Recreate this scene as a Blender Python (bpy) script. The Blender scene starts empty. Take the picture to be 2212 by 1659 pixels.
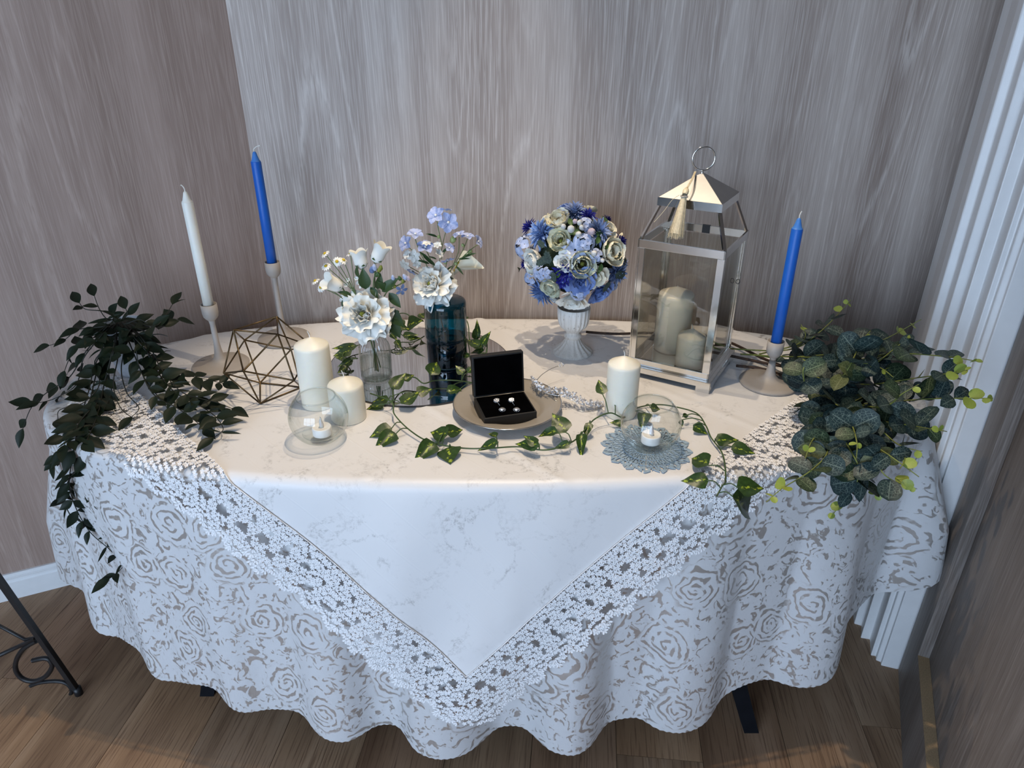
import bpy, bmesh, math, random
import numpy as np
from mathutils import Vector, Matrix, Quaternion

random.seed(7); rng = np.random.default_rng(7)
SC = bpy.context.scene
COL = SC.collection
PI = math.pi

# ------------------------------------------------------------------ camera
F_PX, CX, CY, PITCH, CAM_Z = 1533.0, 1106.0, 829.5, math.radians(27.3), 1.48
cam_d = bpy.data.cameras.new('camera'); cam = bpy.data.objects.new('camera', cam_d); COL.objects.link(cam)
cam_d.sensor_fit = 'HORIZONTAL'; cam_d.sensor_width = 36.0; cam_d.lens = 36.0 * F_PX / 2212.0
cam_d.clip_start = 0.02; cam_d.clip_end = 60
cam.location = (0, 0, CAM_Z); cam.rotation_euler = (PI / 2 - PITCH, 0, 0)
SC.camera = cam

# ------------------------------------------------------------------ light
SC.view_settings.view_transform = 'Standard'; SC.view_settings.look = 'None'
SC.view_settings.gamma = 1.0; SC.view_settings.use_curve_mapping = False
SC.view_settings.exposure = 0.0
cy = SC.cycles; cy.max_bounces = 7; cy.diffuse_bounces = 3; cy.glossy_bounces = 3; cy.transmission_bounces = 4; cy.transparent_max_bounces = 14
cy.use_light_tree = False; cy.caustics_reflective = False; cy.caustics_refractive = False
wd = bpy.data.worlds.new('world'); SC.world = wd; wd.use_nodes = True
wd.node_tree.nodes['Background'].inputs[0].default_value = (0.60, 0.72, 1.0, 1)
wd.node_tree.nodes['Background'].inputs[1].default_value = 0.05

def area_light(name, loc, target, sx, sy, power, col):
    l = bpy.data.lights.new(name, 'AREA'); l.shape = 'RECTANGLE'; l.size = sx; l.size_y = sy
    l.energy = power; l.color = col
    o = bpy.data.objects.new(name, l); COL.objects.link(o); o.location = loc
    o.rotation_euler = (Vector(target) - Vector(loc)).to_track_quat('-Z', 'Y').to_euler()
    return o
def spot_light(name, loc, target, power, col, angle, blend, radius):
    l = bpy.data.lights.new(name, 'SPOT'); l.energy = power; l.color = col
    l.spot_size = math.radians(angle); l.spot_blend = blend; l.shadow_soft_size = radius
    o = bpy.data.objects.new(name, l); COL.objects.link(o); o.location = loc
    o.rotation_euler = (Vector(target) - Vector(loc)).to_track_quat('-Z', 'Y').to_euler()
    return o
# daylight entering by the window behind the camera, and two ceiling downlights over the table
area_light('window_daylight', (-2.05, -2.86, 1.25), (-2.05, 0.0, 1.25), 3.6, 2.35, 212, (0.57, 0.75, 1.0))
spot_light('ceiling_downlight', (0.0, 1.18, 2.58), (0.0, 1.06, 0.73), 62, (1.0, 0.81, 0.58), 68, 0.6, 0.013)
spot_light('ceiling_downlight', (-0.04, 1.60, 2.58), (-0.02, 1.30, 0.73), 43, (1.0, 0.81, 0.58), 54, 0.45, 0.013)

# ------------------------------------------------------------------ from a picture point to a place
SP, CP = math.sin(PITCH), math.cos(PITCH)
def ray(u, v):
    a, b = (u - CX) / F_PX, (v - CY) / F_PX
    return Vector((a, CP - b * SP, -SP - b * CP))
def at(u, v, z):                     # where the line of sight meets the height z
    d = ray(u, v); t = (z - CAM_Z) / d.z
    return Vector((d.x * t, d.y * t, z))
def aty(u, v, y):                    # where it meets the upright plane at distance y
    d = ray(u, v); t = y / d.y
    return Vector((d.x * t, y, CAM_Z + d.z * t))
TOP = 0.735                          # height of the table top with its cloths
def T(u, v, h=0.0): return at(u, v, TOP + h)

# ------------------------------------------------------------------ tags
def tag(o, label=None, cat=None, group=None, kind=None):
    if label: o['label'] = label
    if cat: o['category'] = cat
    if group: o['group'] = group
    if kind: o['kind'] = kind
    return o
def empty(name, loc, rz=0.0):
    o = bpy.data.objects.new(name, None); COL.objects.link(o); o.location = loc
    o.rotation_euler = (0, 0, rz); o.empty_display_size = 0.02
    return o

# ------------------------------------------------------------------ mesh building
def link_mesh(name, me, parent=None, M=None):
    o = bpy.data.objects.new(name, me); COL.objects.link(o)
    if parent is not None: o.parent = parent
    if M is not None: o.matrix_local = M
    return o

class MB:
    def __init__(s): s.v = []; s.f = []; s.uv = None
    def add(s, vs, fs):
        b = len(s.v); s.v += [tuple(p) for p in vs]; s.f += [tuple(i + b for i in f) for f in fs]; return s
    def grid(s, P, wrap_u=False, wrap_v=False):           # P[i][j]
        nu, nv = len(P), len(P[0]); b = len(s.v)
        for r in P: s.v += [tuple(p) for p in r]
        for i in range(nu if wrap_u else nu - 1):
            for j in range(nv if wrap_v else nv - 1):
                a = b + i * nv + j; c = b + ((i + 1) % nu) * nv + j
                d = b + ((i + 1) % nu) * nv + (j + 1) % nv; e = b + i * nv + (j + 1) % nv
                s.f.append((a, c, d, e))
        return s
    def box(s, x0, x1, y0, y1, z0, z1, M=None):
        vs = [Vector(p) for p in ((x0,y0,z0),(x1,y0,z0),(x1,y1,z0),(x0,y1,z0),(x0,y0,z1),(x1,y0,z1),(x1,y1,z1),(x0,y1,z1))]
        if M is not None: vs = [M @ p for p in vs]
        return s.add(vs, [(0,3,2,1),(4,5,6,7),(0,1,5,4),(1,2,6,5),(2,3,7,6),(3,0,4,7)])
    def bar(s, a, b, w, h=None, up=Vector((0, 0, 1))):
        a, b = Vector(a), Vector(b); h = h or w; d = (b - a); L = d.length; d.normalize()
        if abs(d.dot(up)) > 0.99: up = Vector((1, 0, 0))
        x = d.cross(up).normalized(); z = x.cross(d).normalized()
        M = Matrix.Translation(a) @ Matrix((x, d, z)).transposed().to_4x4()
        return s.box(-w / 2, w / 2, 0, L, -h / 2, h / 2, M)
    def tube(s, pts, r, seg=8, closed=False, cap=True):
        pts = [Vector(p) for p in pts]; n = len(pts)
        rs = r if isinstance(r, (list, tuple)) else [r] * n
        rings = []; prev = None
        for i, p in enumerate(pts):
            if closed: d = pts[(i + 1) % n] - pts[i - 1]
            else: d = pts[min(i + 1, n - 1)] - pts[max(i - 1, 0)]
            if d.length < 1e-9: d = Vector((0, 0, 1))
            d.normalize()
            if prev is None:
                up = Vector((0, 0, 1)) if abs(d.z) < 0.9 else Vector((1, 0, 0))
                x = d.cross(up).normalized()
            else:
                x = (prev - d * prev.dot(d))
                x = x.normalized() if x.length > 1e-6 else d.orthogonal().normalized()
            prev = x; y = d.cross(x)
            rings.append([p + (x * math.cos(2 * PI * k / seg) + y * math.sin(2 * PI * k / seg)) * rs[i] for k in range(seg)])
        b = len(s.v); s.grid(rings, wrap_u=closed, wrap_v=True)
        if cap and not closed:
            s.f.append(tuple(b + k for k in range(seg))[::-1]); e = b + (n - 1) * seg
            s.f.append(tuple(e + k for k in range(seg)))
        return s
    def lathe(s, prof, seg=32, c=(0, 0, 0), fn=None):
        P = []
        for k in range(seg):
            a = 2 * PI * k / seg; row = []
            for i, (r, z) in enumerate(prof):
                q = r * (fn(a, i, z) if fn else 1.0)
                row.append((c[0] + q * math.cos(a), c[1] + q * math.sin(a), c[2] + z))
            P.append(row)
        return s.grid(P, wrap_u=True)
    def ball(s, c, r, seg=8, rings=5, sz=1.0):
        prof = [(max(1e-5, r * math.sin(PI * i / rings)), -r * sz * math.cos(PI * i / rings)) for i in range(rings + 1)]
        return s.lathe(prof, seg, c)
    def xf(s, M):
        s.v = [tuple(M @ Vector(p)) for p in s.v]; return s
    def mesh(s, name, mat, smooth=True, uv=None, weld=False):
        me = bpy.data.meshes.new(name); me.from_pydata(s.v, [], s.f)
        if mat is not None: me.materials.append(mat)
        if uv is not None:
            l = me.uv_layers.new(name='UVMap'); idx = np.empty(len(me.loops), np.int32)
            me.loops.foreach_get('vertex_index', idx); l.data.foreach_set('uv', np.asarray(uv, np.float32)[idx].ravel())
        if weld:
            bm = bmesh.new(); bm.from_mesh(me); bmesh.ops.remove_doubles(bm, verts=bm.verts, dist=2e-5)
            bmesh.ops.recalc_face_normals(bm, faces=bm.faces); bm.to_mesh(me); bm.free()
        if smooth:
            me.polygons.foreach_set('use_smooth', [True] * len(me.polygons))
        me.update(); return me
    def build(s, name, mat, parent=None, smooth=True, M=None, uv=None, weld=False, sharp=None, bevel=None):
        me = s.mesh(name, mat, smooth, uv, weld)
        if sharp is not None and smooth: me.set_sharp_from_angle(angle=math.radians(sharp))
        o = link_mesh(name, me, parent, M)
        if bevel:
            m = o.modifiers.new('bevel', 'BEVEL'); m.width = bevel; m.segments = 2; m.limit_method = 'ANGLE'
        return o

def frame(p, d, n):
    d = Vector(d).normalized(); n = Vector(n); n = (n - d * n.dot(d))
    n = n.normalized() if n.length > 1e-5 else d.orthogonal().normalized()
    x = d.cross(n).normalized()
    return Matrix.Translation(Vector(p)) @ Matrix((x, d, n)).transposed().to_4x4()
def catmull(P, n=8):
    P = [Vector(p) for p in P]; out = []
    for i in range(len(P) - 1):
        a, b, c, d = P[max(i - 1, 0)], P[i], P[i + 1], P[min(i + 2, len(P) - 1)]
        for k in range(n):
            t = k / n
            out.append(0.5 * ((2 * b) + (c - a) * t + (2 * a - 5 * b + 4 * c - d) * t * t + (3 * b - 3 * c + d - a) * t ** 3))
    out.append(P[-1]); return out
def resample(P, step):
    out = [P[0]]; acc = 0
    for a, b in zip(P, P[1:]):
        L = (b - a).length; pos = 0
        while acc + L - pos >= step:
            pos += step - acc; out.append(a.lerp(b, pos / L)); acc = 0
        acc += L - pos
    return out

# ------------------------------------------------------------------ materials
class NT:
    def __init__(s, name):
        s.m = bpy.data.materials.new(name); s.m.use_nodes = True; s.t = s.m.node_tree
        s.n = s.t.nodes; s.b = s.n['Principled BSDF']; s.out = s.n['Material Output']
    def node(s, typ, **kw):
        n = s.n.new(typ)
        for k, v in kw.items(): setattr(n, k, v)
        return n
    def link(s, a, b): s.t.links.new(a, b)
    def set(s, **kw):
        names = {'color': 'Base Color', 'rough': 'Roughness', 'metal': 'Metallic', 'spec': 'Specular IOR Level', 'sheen': 'Sheen Weight',
                 'trans': 'Transmission Weight', 'ior': 'IOR', 'sss': 'Subsurface Weight', 'coat': 'Coat Weight', 'alpha': 'Alpha', 'aniso': 'Anisotropic'}
        for k, v in kw.items():
            i = s.b.inputs[names[k]]
            i.default_value = (*v, 1) if k == 'color' else v
        return s
    def coord(s, out='Object', scale=(1, 1, 1), rot=(0, 0, 0), loc=(0, 0, 0)):
        c = s.node('ShaderNodeTexCoord'); m = s.node('ShaderNodeMapping')
        m.inputs['Scale'].default_value = scale; m.inputs['Rotation'].default_value = rot; m.inputs['Location'].default_value = loc
        s.link(c.outputs[out], m.inputs[0]); return m.outputs[0]
    def noise(s, vec, scale, detail=2, rough=0.5, dist=0.0, dim='3D'):
        n = s.node('ShaderNodeTexNoise'); n.inputs['Scale'].default_value = scale; n.inputs['Detail'].default_value = detail
        n.inputs['Roughness'].default_value = rough; n.inputs['Distortion'].default_value = dist
        if vec is not None: s.link(vec, n.inputs['Vector'])
        return n.outputs['Fac']
    def ramp(s, fac, stops, interp='LINEAR'):
        r = s.node('ShaderNodeValToRGB'); r.color_ramp.interpolation = interp; e = r.color_ramp.elements
        while len(e) < len(stops): e.new(0.5)
        for k, (p, c) in enumerate(stops):
            e[k].position = p; e[k].color = (*c, 1) if len(c) == 3 else c
        s.link(fac, r.inputs[0]); return r.outputs[0]
    def math(s, op, a, b=None, c=None):
        n = s.node('ShaderNodeMath', operation=op)
        for i, x in enumerate((a, b, c)):
            if x is None: continue
            if isinstance(x, (int, float)): n.inputs[i].default_value = x
            else: s.link(x, n.inputs[i])
        return n.outputs[0]
    def vmath(s, op, a, b=None):
        n = s.node('ShaderNodeVectorMath', operation=op)
        for i, x in enumerate((a, b)):
            if x is None: continue
            if isinstance(x, tuple): n.inputs[i].default_value = x
            else: s.link(x, n.inputs[i])
        return n.outputs['Value'] if op in ('LENGTH', 'DOT_PRODUCT', 'DISTANCE') else n.outputs[0]
    def mix(s, fac, a, b, blend='MIX'):
        n = s.node('ShaderNodeMix', data_type='RGBA', blend_type=blend)
        if isinstance(fac, (int, float)): n.inputs[0].default_value = fac
        else: s.link(fac, n.inputs[0])
        for i, x in ((6, a), (7, b)):
            if isinstance(x, tuple): n.inputs[i].default_value = (*x, 1)
            else: s.link(x, n.inputs[i])
        return n.outputs[2]
    def color(s, sock): s.link(sock, s.b.inputs['Base Color']); return s
    def roughness(s, sock): s.link(sock, s.b.inputs['Roughness']); return s
    def bump(s, h, strength=0.3, dist=0.002):
        n = s.node('ShaderNodeBump'); n.inputs['Strength'].default_value = strength; n.inputs['Distance'].default_value = dist
        s.link(h, n.inputs['Height']); s.link(n.outputs[0], s.b.inputs['Normal']); return s

def plain(name, col, rough=0.5, var=0.08, scale=30.0, bump=0.0, **kw):   # one colour with a slight mottle
    m = NT(name); m.set(rough=rough, **kw)
    f = m.noise(m.coord(), scale, 3)
    lo = tuple(max(0, c * (1 - var)) for c in col); hi = tuple(min(1, c * (1 + var)) for c in col)
    m.color(m.ramp(f, [(0.3, lo), (0.7, hi)]))
    if bump: m.bump(f, bump, 0.001)
    return m.m

def veneer(name, dark, mid, light, grain, shift=0.0, rot=0.0):             # pale cerused oak, grain upright
    m = NT(name); m.set(rough=0.55, spec=0.3)
    def co(sx, sz, off=0.0): return m.coord('Object', (sx, sx, sz), (0, 0, rot), (shift + off, 0, off))
    bands = m.noise(co(9.0, 0.10), 1.0, 1.5, 0.5, 0.15)
    base = m.ramp(bands, [(0.30, dark), (0.5, mid), (0.68, light)])
    big = m.noise(co(3.4, 0.24, 3), 1.0, 1.5, 0.45, 0.25)
    line = m.math('ABSOLUTE', m.math('SUBTRACT', m.math('FRACT', m.math('MULTIPLY', big, 46.0)), 0.5))
    mask = m.ramp(line, [(0.0, (1, 1, 1)), (0.16, (0, 0, 0))])
    zone = m.noise(co(5.0, 0.35, 7), 1.0, 1)
    mask = m.math('MULTIPLY', mask, m.ramp(zone, [(0.36, (0.15,) * 3), (0.52, (1,) * 3)]))
    brk = m.noise(co(180, 22), 1.0, 2)
    mask = m.math('MULTIPLY', mask, m.ramp(brk, [(0.34, (0.1,) * 3), (0.56, (1, 1, 1))]))
    fine = m.noise(co(420, 9.0), 1.0, 2, 0.6)
    base = m.mix(m.math('MULTIPLY', m.ramp(fine, [(0.42, (0, 0, 0)), (0.72, (1, 1, 1))]), 0.45), base, grain)
    c = m.mix(m.math('MULTIPLY', mask, 0.55), base, grain)
    m.color(c)
    return m.m

def wax(name, col, rough=0.42):
    m = NT(name); m.set(rough=rough, sss=0.22, color=col, spec=0.4)
    m.b.inputs['Subsurface Radius'].default_value = (0.02, 0.014, 0.008); m.b.inputs['Subsurface Scale'].default_value = 0.4
    f = m.noise(m.coord(), 45, 2); m.color(m.ramp(f, [(0.3, tuple(c * 0.96 for c in col)), (0.7, col)]))
    return m.m

def thin_glass(name, tint, gloss=1.0, f0=0.04, rough=0.0, power=4.0, edge=14.0):     # sheet glass: clear, with a real reflection
    m = NT(name); m.n.remove(m.b)
    tr = m.node('ShaderNodeBsdfTransparent'); gl = m.node('ShaderNodeBsdfGlossy'); lw = m.node('ShaderNodeLayerWeight')
    lw.inputs['Blend'].default_value = 0.5
    f = m.noise(m.coord(), 12, 1)
    body = m.ramp(f, [(0.3, tint), (0.7, tuple(min(1, c * 1.02) for c in tint))])
    deep = tuple(c ** (1 + edge) for c in tint)                  # a longer way through the glass near its outline
    m.link(m.mix(m.math('POWER', lw.outputs['Facing'], 3.0), body, deep), tr.inputs[0])
    gl.inputs['Roughness'].default_value = rough; gl.inputs[0].default_value = (gloss, gloss, gloss, 1)
    fr = m.math('ADD', m.math('MULTIPLY', m.math('POWER', lw.outputs['Facing'], power), 0.75), f0)
    mx = m.node('ShaderNodeMixShader')
    m.link(fr, mx.inputs[0]); m.link(tr.outputs[0], mx.inputs[1]); m.link(gl.outputs[0], mx.inputs[2])
    m.link(mx.outputs[0], m.out.inputs[0]); return m.m

M = {}
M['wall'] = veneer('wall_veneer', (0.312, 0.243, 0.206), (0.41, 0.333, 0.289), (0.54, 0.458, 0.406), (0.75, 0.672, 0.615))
M['wall_less_lit'] = veneer('wall_veneer_less_lit', (0.262, 0.180, 0.142), (0.312, 0.220, 0.178), (0.374, 0.270, 0.222), (0.51, 0.392, 0.330), 5.0)  # back wall veneer made browner: weaker window daylight put into the colour
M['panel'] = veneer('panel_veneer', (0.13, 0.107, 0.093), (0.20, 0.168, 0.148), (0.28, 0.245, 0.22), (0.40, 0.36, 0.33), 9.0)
M['white_paint'] = plain('white_paint', (0.80, 0.80, 0.80), 0.4, 0.02)
M['mdf'] = plain('raw_board_edge', (0.36, 0.25, 0.14), 0.9, 0.2, 400)
M['black_metal'] = plain('black_metal', (0.008, 0.008, 0.009), 0.45, 0.2)
M['leg'] = plain('dark_lacquer', (0.005, 0.006, 0.009), 0.6, 0.2, spec=0.15)
M['ceiling'] = plain('ceiling_paint', (0.7, 0.7, 0.7), 0.9, 0.02)
M['dark'] = plain('dark_gap', (0.02, 0.018, 0.017), 0.9, 0.1)

def floor_mat():
    m = NT('oak_plank'); m.set(rough=0.5, spec=0.3)
    oi = m.node('ShaderNodeObjectInfo')
    v = m.coord('Object', (1, 1, 1))
    add = m.node('ShaderNodeVectorMath', operation='ADD'); m.link(v, add.inputs[0])
    cmb = m.node('ShaderNodeCombineXYZ'); m.link(m.math('MULTIPLY', oi.outputs['Random'], 37.0), cmb.inputs[0]); m.link(m.math('MULTIPLY', oi.outputs['Random'], 91.0), cmb.inputs[1])
    m.link(cmb.outputs[0], add.inputs[1])
    def mp(sc):
        q = m.node('ShaderNodeMapping'); q.inputs['Scale'].default_value = sc; m.link(add.outputs[0], q.inputs[0]); return q.outputs[0]
    big = m.noise(mp((9, 1.0, 1)), 1.0, 3, 0.55, 0.8)
    base = m.ramp(big, [(0.25, (0.20, 0.122, 0.072)), (0.5, (0.32, 0.207, 0.125)), (0.75, (0.44, 0.305, 0.198))])
    fine = m.noise(mp((260, 7, 1)), 1.0, 3, 0.6)
    c = m.mix(m.ramp(fine, [(0.35, (0.65,) * 3), (0.5, (0,) * 3)]), base, (0.12, 0.066, 0.04))
    tone = m.ramp(oi.outputs['Random'], [(0.0, (0.80, 0.72, 0.70)), (0.5, (1, 1, 1)), (1.0, (1.22, 1.12, 1.02))])
    m.color(m.mix(1.0, c, tone, 'MULTIPLY'))
    return m.m
M['plank'] = floor_mat()

# ------------------------------------------------------------------ the room
room_rz = math.radians(-6)
fl = MB().box(-4.6, 4.2, -3.2, 2.6, -0.06, -0.013).build('floor', M['dark'], smooth=False)
tag(fl, 'brown oak plank floor under the table', kind='structure')
PW, PL = 0.192, 1.22
pm = MB().box(-PW / 2 + 0.0006, PW / 2 - 0.0006, -PL / 2 + 0.0006, PL / 2 - 0.0006, -0.012, 0.0).mesh('plank', M['plank'], False)
for i in range(-14, 9):
    for j in range(-3, 3):
        off = ((i * 0.37) % 1.0) * PL
        p = Matrix.Rotation(room_rz, 4, 'Z') @ Vector((i * PW + 0.03, j * PL + off, 0))
        if p.x < -3.2 or p.x > 2.2 or p.y < -2.2 or p.y > 2.6: continue
        link_mesh('plank', pm, fl, Matrix.Translation(p) @ Matrix.Rotation(room_rz, 4, 'Z'))
WB = 1.880                                                     # back wall distance
cl = Vector((-0.668, WB, 0)); ld = Vector((-0.912, -0.412, 0)).normalized()
ln = Vector((0.412, -0.912, 0)).normalized()
H = 2.6
def slab(name, a, b, thick_dir, t, z0, z1, mat, **kw):
    a, b = Vector(a), Vector(b); n = Vector(thick_dir).normalized() * t
    vs = [Vector((*p.xy, z)) for z in (z0, z1) for p in (a, b, b + n, a + n)]
    return MB().add(vs, [(0, 3, 2, 1), (4, 5, 6, 7), (0, 1, 5, 4), (1, 2, 6, 5), (2, 3, 7, 6), (3, 0, 4, 7)]).build(name, mat, smooth=False, weld=True, **kw)
tag(slab('wall_back', cl, (1.30, WB, 0), (0, 1, 0), 0.10, -0.01, H, M['wall']), 'greyish limed oak wall panelling behind the table', kind='structure')
le = cl + ld * 3.9
wl = slab('wall_left', cl, le, -ln, 0.10, -0.01, H, M['wall_less_lit'])
tag(wl, 'limed oak wall panelling at the left, coloured browner for weaker daylight', kind='structure')
# baseboard: an upright face with a stepped moulding on top
def extrude_profile(name, a, b, n, prof, mat, **kw):           # prof: (out, z)
    a, b, n = Vector(a), Vector(b), Vector(n).normalized()
    P = [[p + n * o + Vector((0, 0, z)) for o, z in prof] for p in (a, b)]
    mb = MB().grid(P)
    k = len(prof); mb.f += [tuple(range(k))[::-1], tuple(range(k, 2 * k))]
    return mb.build(name, mat, smooth=False, weld=True, **kw)
tag(extrude_profile('baseboard_left', cl + ld * 0.02, le, ln, [(0, 0), (0.013, 0), (0.013, 0.058), (0.009, 0.062), (0.009, 0.068), (0.012, 0.071), (0.012, 0.078), (0.006, 0.084), (0, 0.084)], M['white_paint']),
    'white baseboard with stepped moulding along left wall', kind='structure')
tag(extrude_profile('baseboard_back', (-0.66, WB, 0), (1.10, WB, 0), (0, -1, 0), [(0, 0), (0.013, 0), (0.013, 0.058), (0.009, 0.062), (0.009, 0.068), (0.012, 0.071), (0.012, 0.078), (0.006, 0.084), (0, 0.084)], M['white_paint']),
    'white baseboard behind the draped table', kind='structure')
# white stepped casing on the right: a plan outline drawn upward from the floor
tp = [(1.165, WB), (1.165, 1.845)]
for (x, y) in ((1.135, 1.84), (1.118, 1.77), (1.075, 1.76), (1.058, 1.69), (1.035, 1.685), (1.02, 1.61), (0.995, 1.605)): tp.append((x, y))
steps = [(1826.7, 1300), (1829, 1318), (1843, 1323.5), (1844.8, 1347), (1861, 1351.7), (1859, 1377.7), (1879, 1381), (1880.9, 1415.6), (1891.7, 1417), (1891.7, 1426), (1902.6, 1430), (1902.6, 1437), (1938.6, 1445.6)]
for (u, v) in steps:
    p = at(u, v, 0); tp.append((p.x, p.y))
last = tp[-1]; tp += [(last[0] + 0.09, last[1] + 0.03), (1.30, WB)]
mb = MB().grid([[(x, y, 0.0) for x, y in tp], [(x, y, H) for x, y in tp]], wrap_v=True)
tag(mb.build('trim_1', M['white_paint'], smooth=False, weld=True, bevel=0.0025), 'white moulded door casing with stepped flutes right of the table', kind='structure')
# short oak wall at the right: a jamb and a plinth standing proud of a recessed oak panel
r0 = Vector((last[0] + 0.001, last[1] - 0.002, 0)); rd = Vector((-0.407, -0.913, 0)).normalized(); rn = Vector((-0.913, 0.407, 0)).normalized()
DEP = 0.024
def on_right(u, v):                                            # line of sight to the proud face of that wall
    d = ray(u, v); o = Vector((0, 0, CAM_Z)); t = (r0 - o).dot(rn) / d.dot(rn); return o + d * t
pj = on_right(1982.5, 1416); zp = pj.z; pj.z = 0
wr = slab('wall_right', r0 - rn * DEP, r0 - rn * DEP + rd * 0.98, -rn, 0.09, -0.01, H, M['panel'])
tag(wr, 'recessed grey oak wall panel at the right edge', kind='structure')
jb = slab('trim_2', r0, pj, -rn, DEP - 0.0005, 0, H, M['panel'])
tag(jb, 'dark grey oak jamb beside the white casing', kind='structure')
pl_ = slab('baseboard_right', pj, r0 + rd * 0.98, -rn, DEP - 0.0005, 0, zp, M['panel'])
tag(pl_, 'grey oak plinth with raw beige top edge at right', kind='structure')
eb = slab('raw_edge', pj, r0 + rd * 0.98, -rn, DEP - 0.0005, zp, zp + 0.0015, M['mdf'])
eb.parent = pl_; eb['label'] = 'beige raw fibreboard top edge'
tag(MB().box(-4.6, 4.2, -3.2, 2.6, H, H + 0.08).build('ceiling', M['ceiling'], smooth=False), kind='structure')
# the wall behind the camera with its tall window
rw = MB(); wx0, wx1 = -3.85, -0.25
rw.box(-4.6, wx0, -2.8, -2.7, 0, H); rw.box(wx1, 4.2, -2.8, -2.7, 0, H)
rw.box(wx0, wx1, -2.8, -2.7, 0, 0.06); rw.box(wx0, wx1, -2.8, -2.7, 2.45, H)
tag(rw.build('wall_rear', M['ceiling'], smooth=False), kind='structure')
wf = MB()
for x in (wx0 + .02, wx0 + 1.2, wx1 - 1.2, wx1 - .02): wf.box(x - 0.03, x + 0.03, -2.78, -2.72, 0.06, 2.45)
for z in (0.09, 1.00, 2.42): wf.box(wx0, wx1, -2.78, -2.72, z - 0.03, z + 0.03)
tag(wf.build('window_1', M['white_paint'], smooth=False), kind='structure')

# ------------------------------------------------------------------ table and its cloths
TCX, TCY, TA, TB, TN = -0.055, 1.450, 0.965, 0.385, 2.4
NE = 720
def _sup(th, a=TA, b=TB):
    c, s_ = np.cos(th), np.sin(th)
    return np.stack([TCX + a * np.sign(c) * np.abs(c) ** (2 / TN), TCY + b * np.sign(s_) * np.abs(s_) ** (2 / TN)], -1)
_d = _sup(np.linspace(0, 2 * PI, 20001)); _s = np.concatenate([[0], np.cumsum(np.linalg.norm(np.diff(_d, axis=0), axis=1))])
PERI = _s[-1]; _t = np.linspace(0, PERI, NE, endpoint=False)
EDGE = np.stack([np.interp(_t, _s, _d[:, 0]), np.interp(_t, _s, _d[:, 1])], -1)
_tan = np.roll(EDGE, -1, 0) - np.roll(EDGE, 1, 0); _tan /= np.linalg.norm(_tan, axis=1)[:, None]
EN = np.stack([_tan[:, 1], -_tan[:, 0]], -1)
for _ in range(6): EN = (np.roll(EN, 1, 0) + EN + np.roll(EN, -1, 0)); EN /= np.linalg.norm(EN, axis=1)[:, None]

hem = [(111,1246,.21),(120,1258,.2),(146,1260,.195),(165,1264,.19),(185,1263,.2),(198,1275,.215),(206,1320,.19),(212,1347,.165),(224.5,1363,.155),(252,1368,.15),(280,1363,.155),(300,1361,.165),
 (315,1385,.175),(325,1425,.15),(341,1455,.128),(363,1462,.12),(400,1455,.12),(436.6,1444,.125),(460,1438,.135),(477,1465,.14),(489,1498,.12),(504,1521,.105),(535,1529.5,.1),(572,1523,.1),(602.6,1512,.105),
 (627,1508,.11),(649,1515,.11),(664,1532,.1),(679.5,1563,.09),(698,1581,.085),(725.6,1591,.08),(760,1590,.08),(807,1558,.085),(842,1537,.09),(864,1547.5,.09),(880,1574.6,.085),(894,1607,.08),
 (921,1622,.075),(956,1629,.075),(997,1620.7,.075),(1037.7,1593.6,.08),(1073,1558,.088),(1105.5,1545,.092),(1135,1555.6,.088),(1160,1582.8,.083),(1187,1610,.08),(1241,1622,.08),(1276,1601.7,.085),
 (1303.5,1550,.095),(1334,1529,.1),(1368.7,1528,.105),(1392.8,1543.6,.1),(1410,1562.5,.098),(1465,1572.8,.1),(1506,1560.8,.105),(1533.6,1536.7,.115),(1547,1502,.13),(1556,1451,.15),(1575,1435,.16),
 (1599,1431,.165),(1626,1440.5,.165),(1660.8,1456,.165),(1695,1471,.165),(1733,1476.6,.17),(1770.7,1468,.18),(1794.8,1451,.19),(1803,1413,.21),(1812,1348,.25),(1822,1282,.29),(1843,1267,.295),(1877,1267,.30),
 (1918.5,1274,.305),(1953,1280.7,.315),(1987,1279,.335),(2008,1266,.35),(2025,1245,.37)]
hc = []
for (u, v, z) in hem:
    p = np.array(at(u, v, z))[:2]; k = int(np.argmin(((EDGE - p) ** 2).sum(1)))
    hc.append((k * PERI / NE, float((p - EDGE[k]) @ EN[k]), z))
# keep the list running one way round the table
ts = [h[0] for h in hc]
seq = []; base_t = hc[0][0]
for t, o, z in hc:
    dt = (t - base_t) % PERI
    if dt > PERI * 0.9: dt -= PERI
    seq.append([dt, o, z])
for i in range(1, len(seq)):
    if seq[i][0] <= seq[i - 1][0]: seq[i][0] = seq[i - 1][0] + 0.006
span = seq[-1][0]
S_T = np.array([s[0] for s in seq]); S_O = np.array([s[1] for s in seq]); S_Z = np.array([s[2] for s in seq])
rest = PERI - span
back_n = 9
bt = span + rest * np.arange(1, back_n) / back_n
bo = np.array([0.004 + 0.004 * (i % 2) for i in range(1, back_n)]); bz = np.linspace(0.36, 0.21, back_n - 1)
K_T = np.concatenate([S_T, bt, [PERI + S_T[0]]]); K_O = np.concatenate([S_O, bo, [S_O[0]]]); K_Z = np.concatenate([S_Z, bz, [S_Z[0]]])
tt = np.linspace(0, PERI, NE, endpoint=False)
kk = (tt - base_t) % PERI
OFF = np.interp(kk, K_T, K_O); HZ = np.interp(kk, K_T, K_Z)
def smooth_p(a, n):
    for _ in range(n): a = 0.25 * np.roll(a, 1) + 0.5 * a + 0.25 * np.roll(a, -1)
    return a
OFF = smooth_p(np.clip(OFF, 0.004, 0.14), 8); HZ = smooth_p(HZ, 12)
MEAN = smooth_p(OFF, 1500)
w_env = 26
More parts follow.
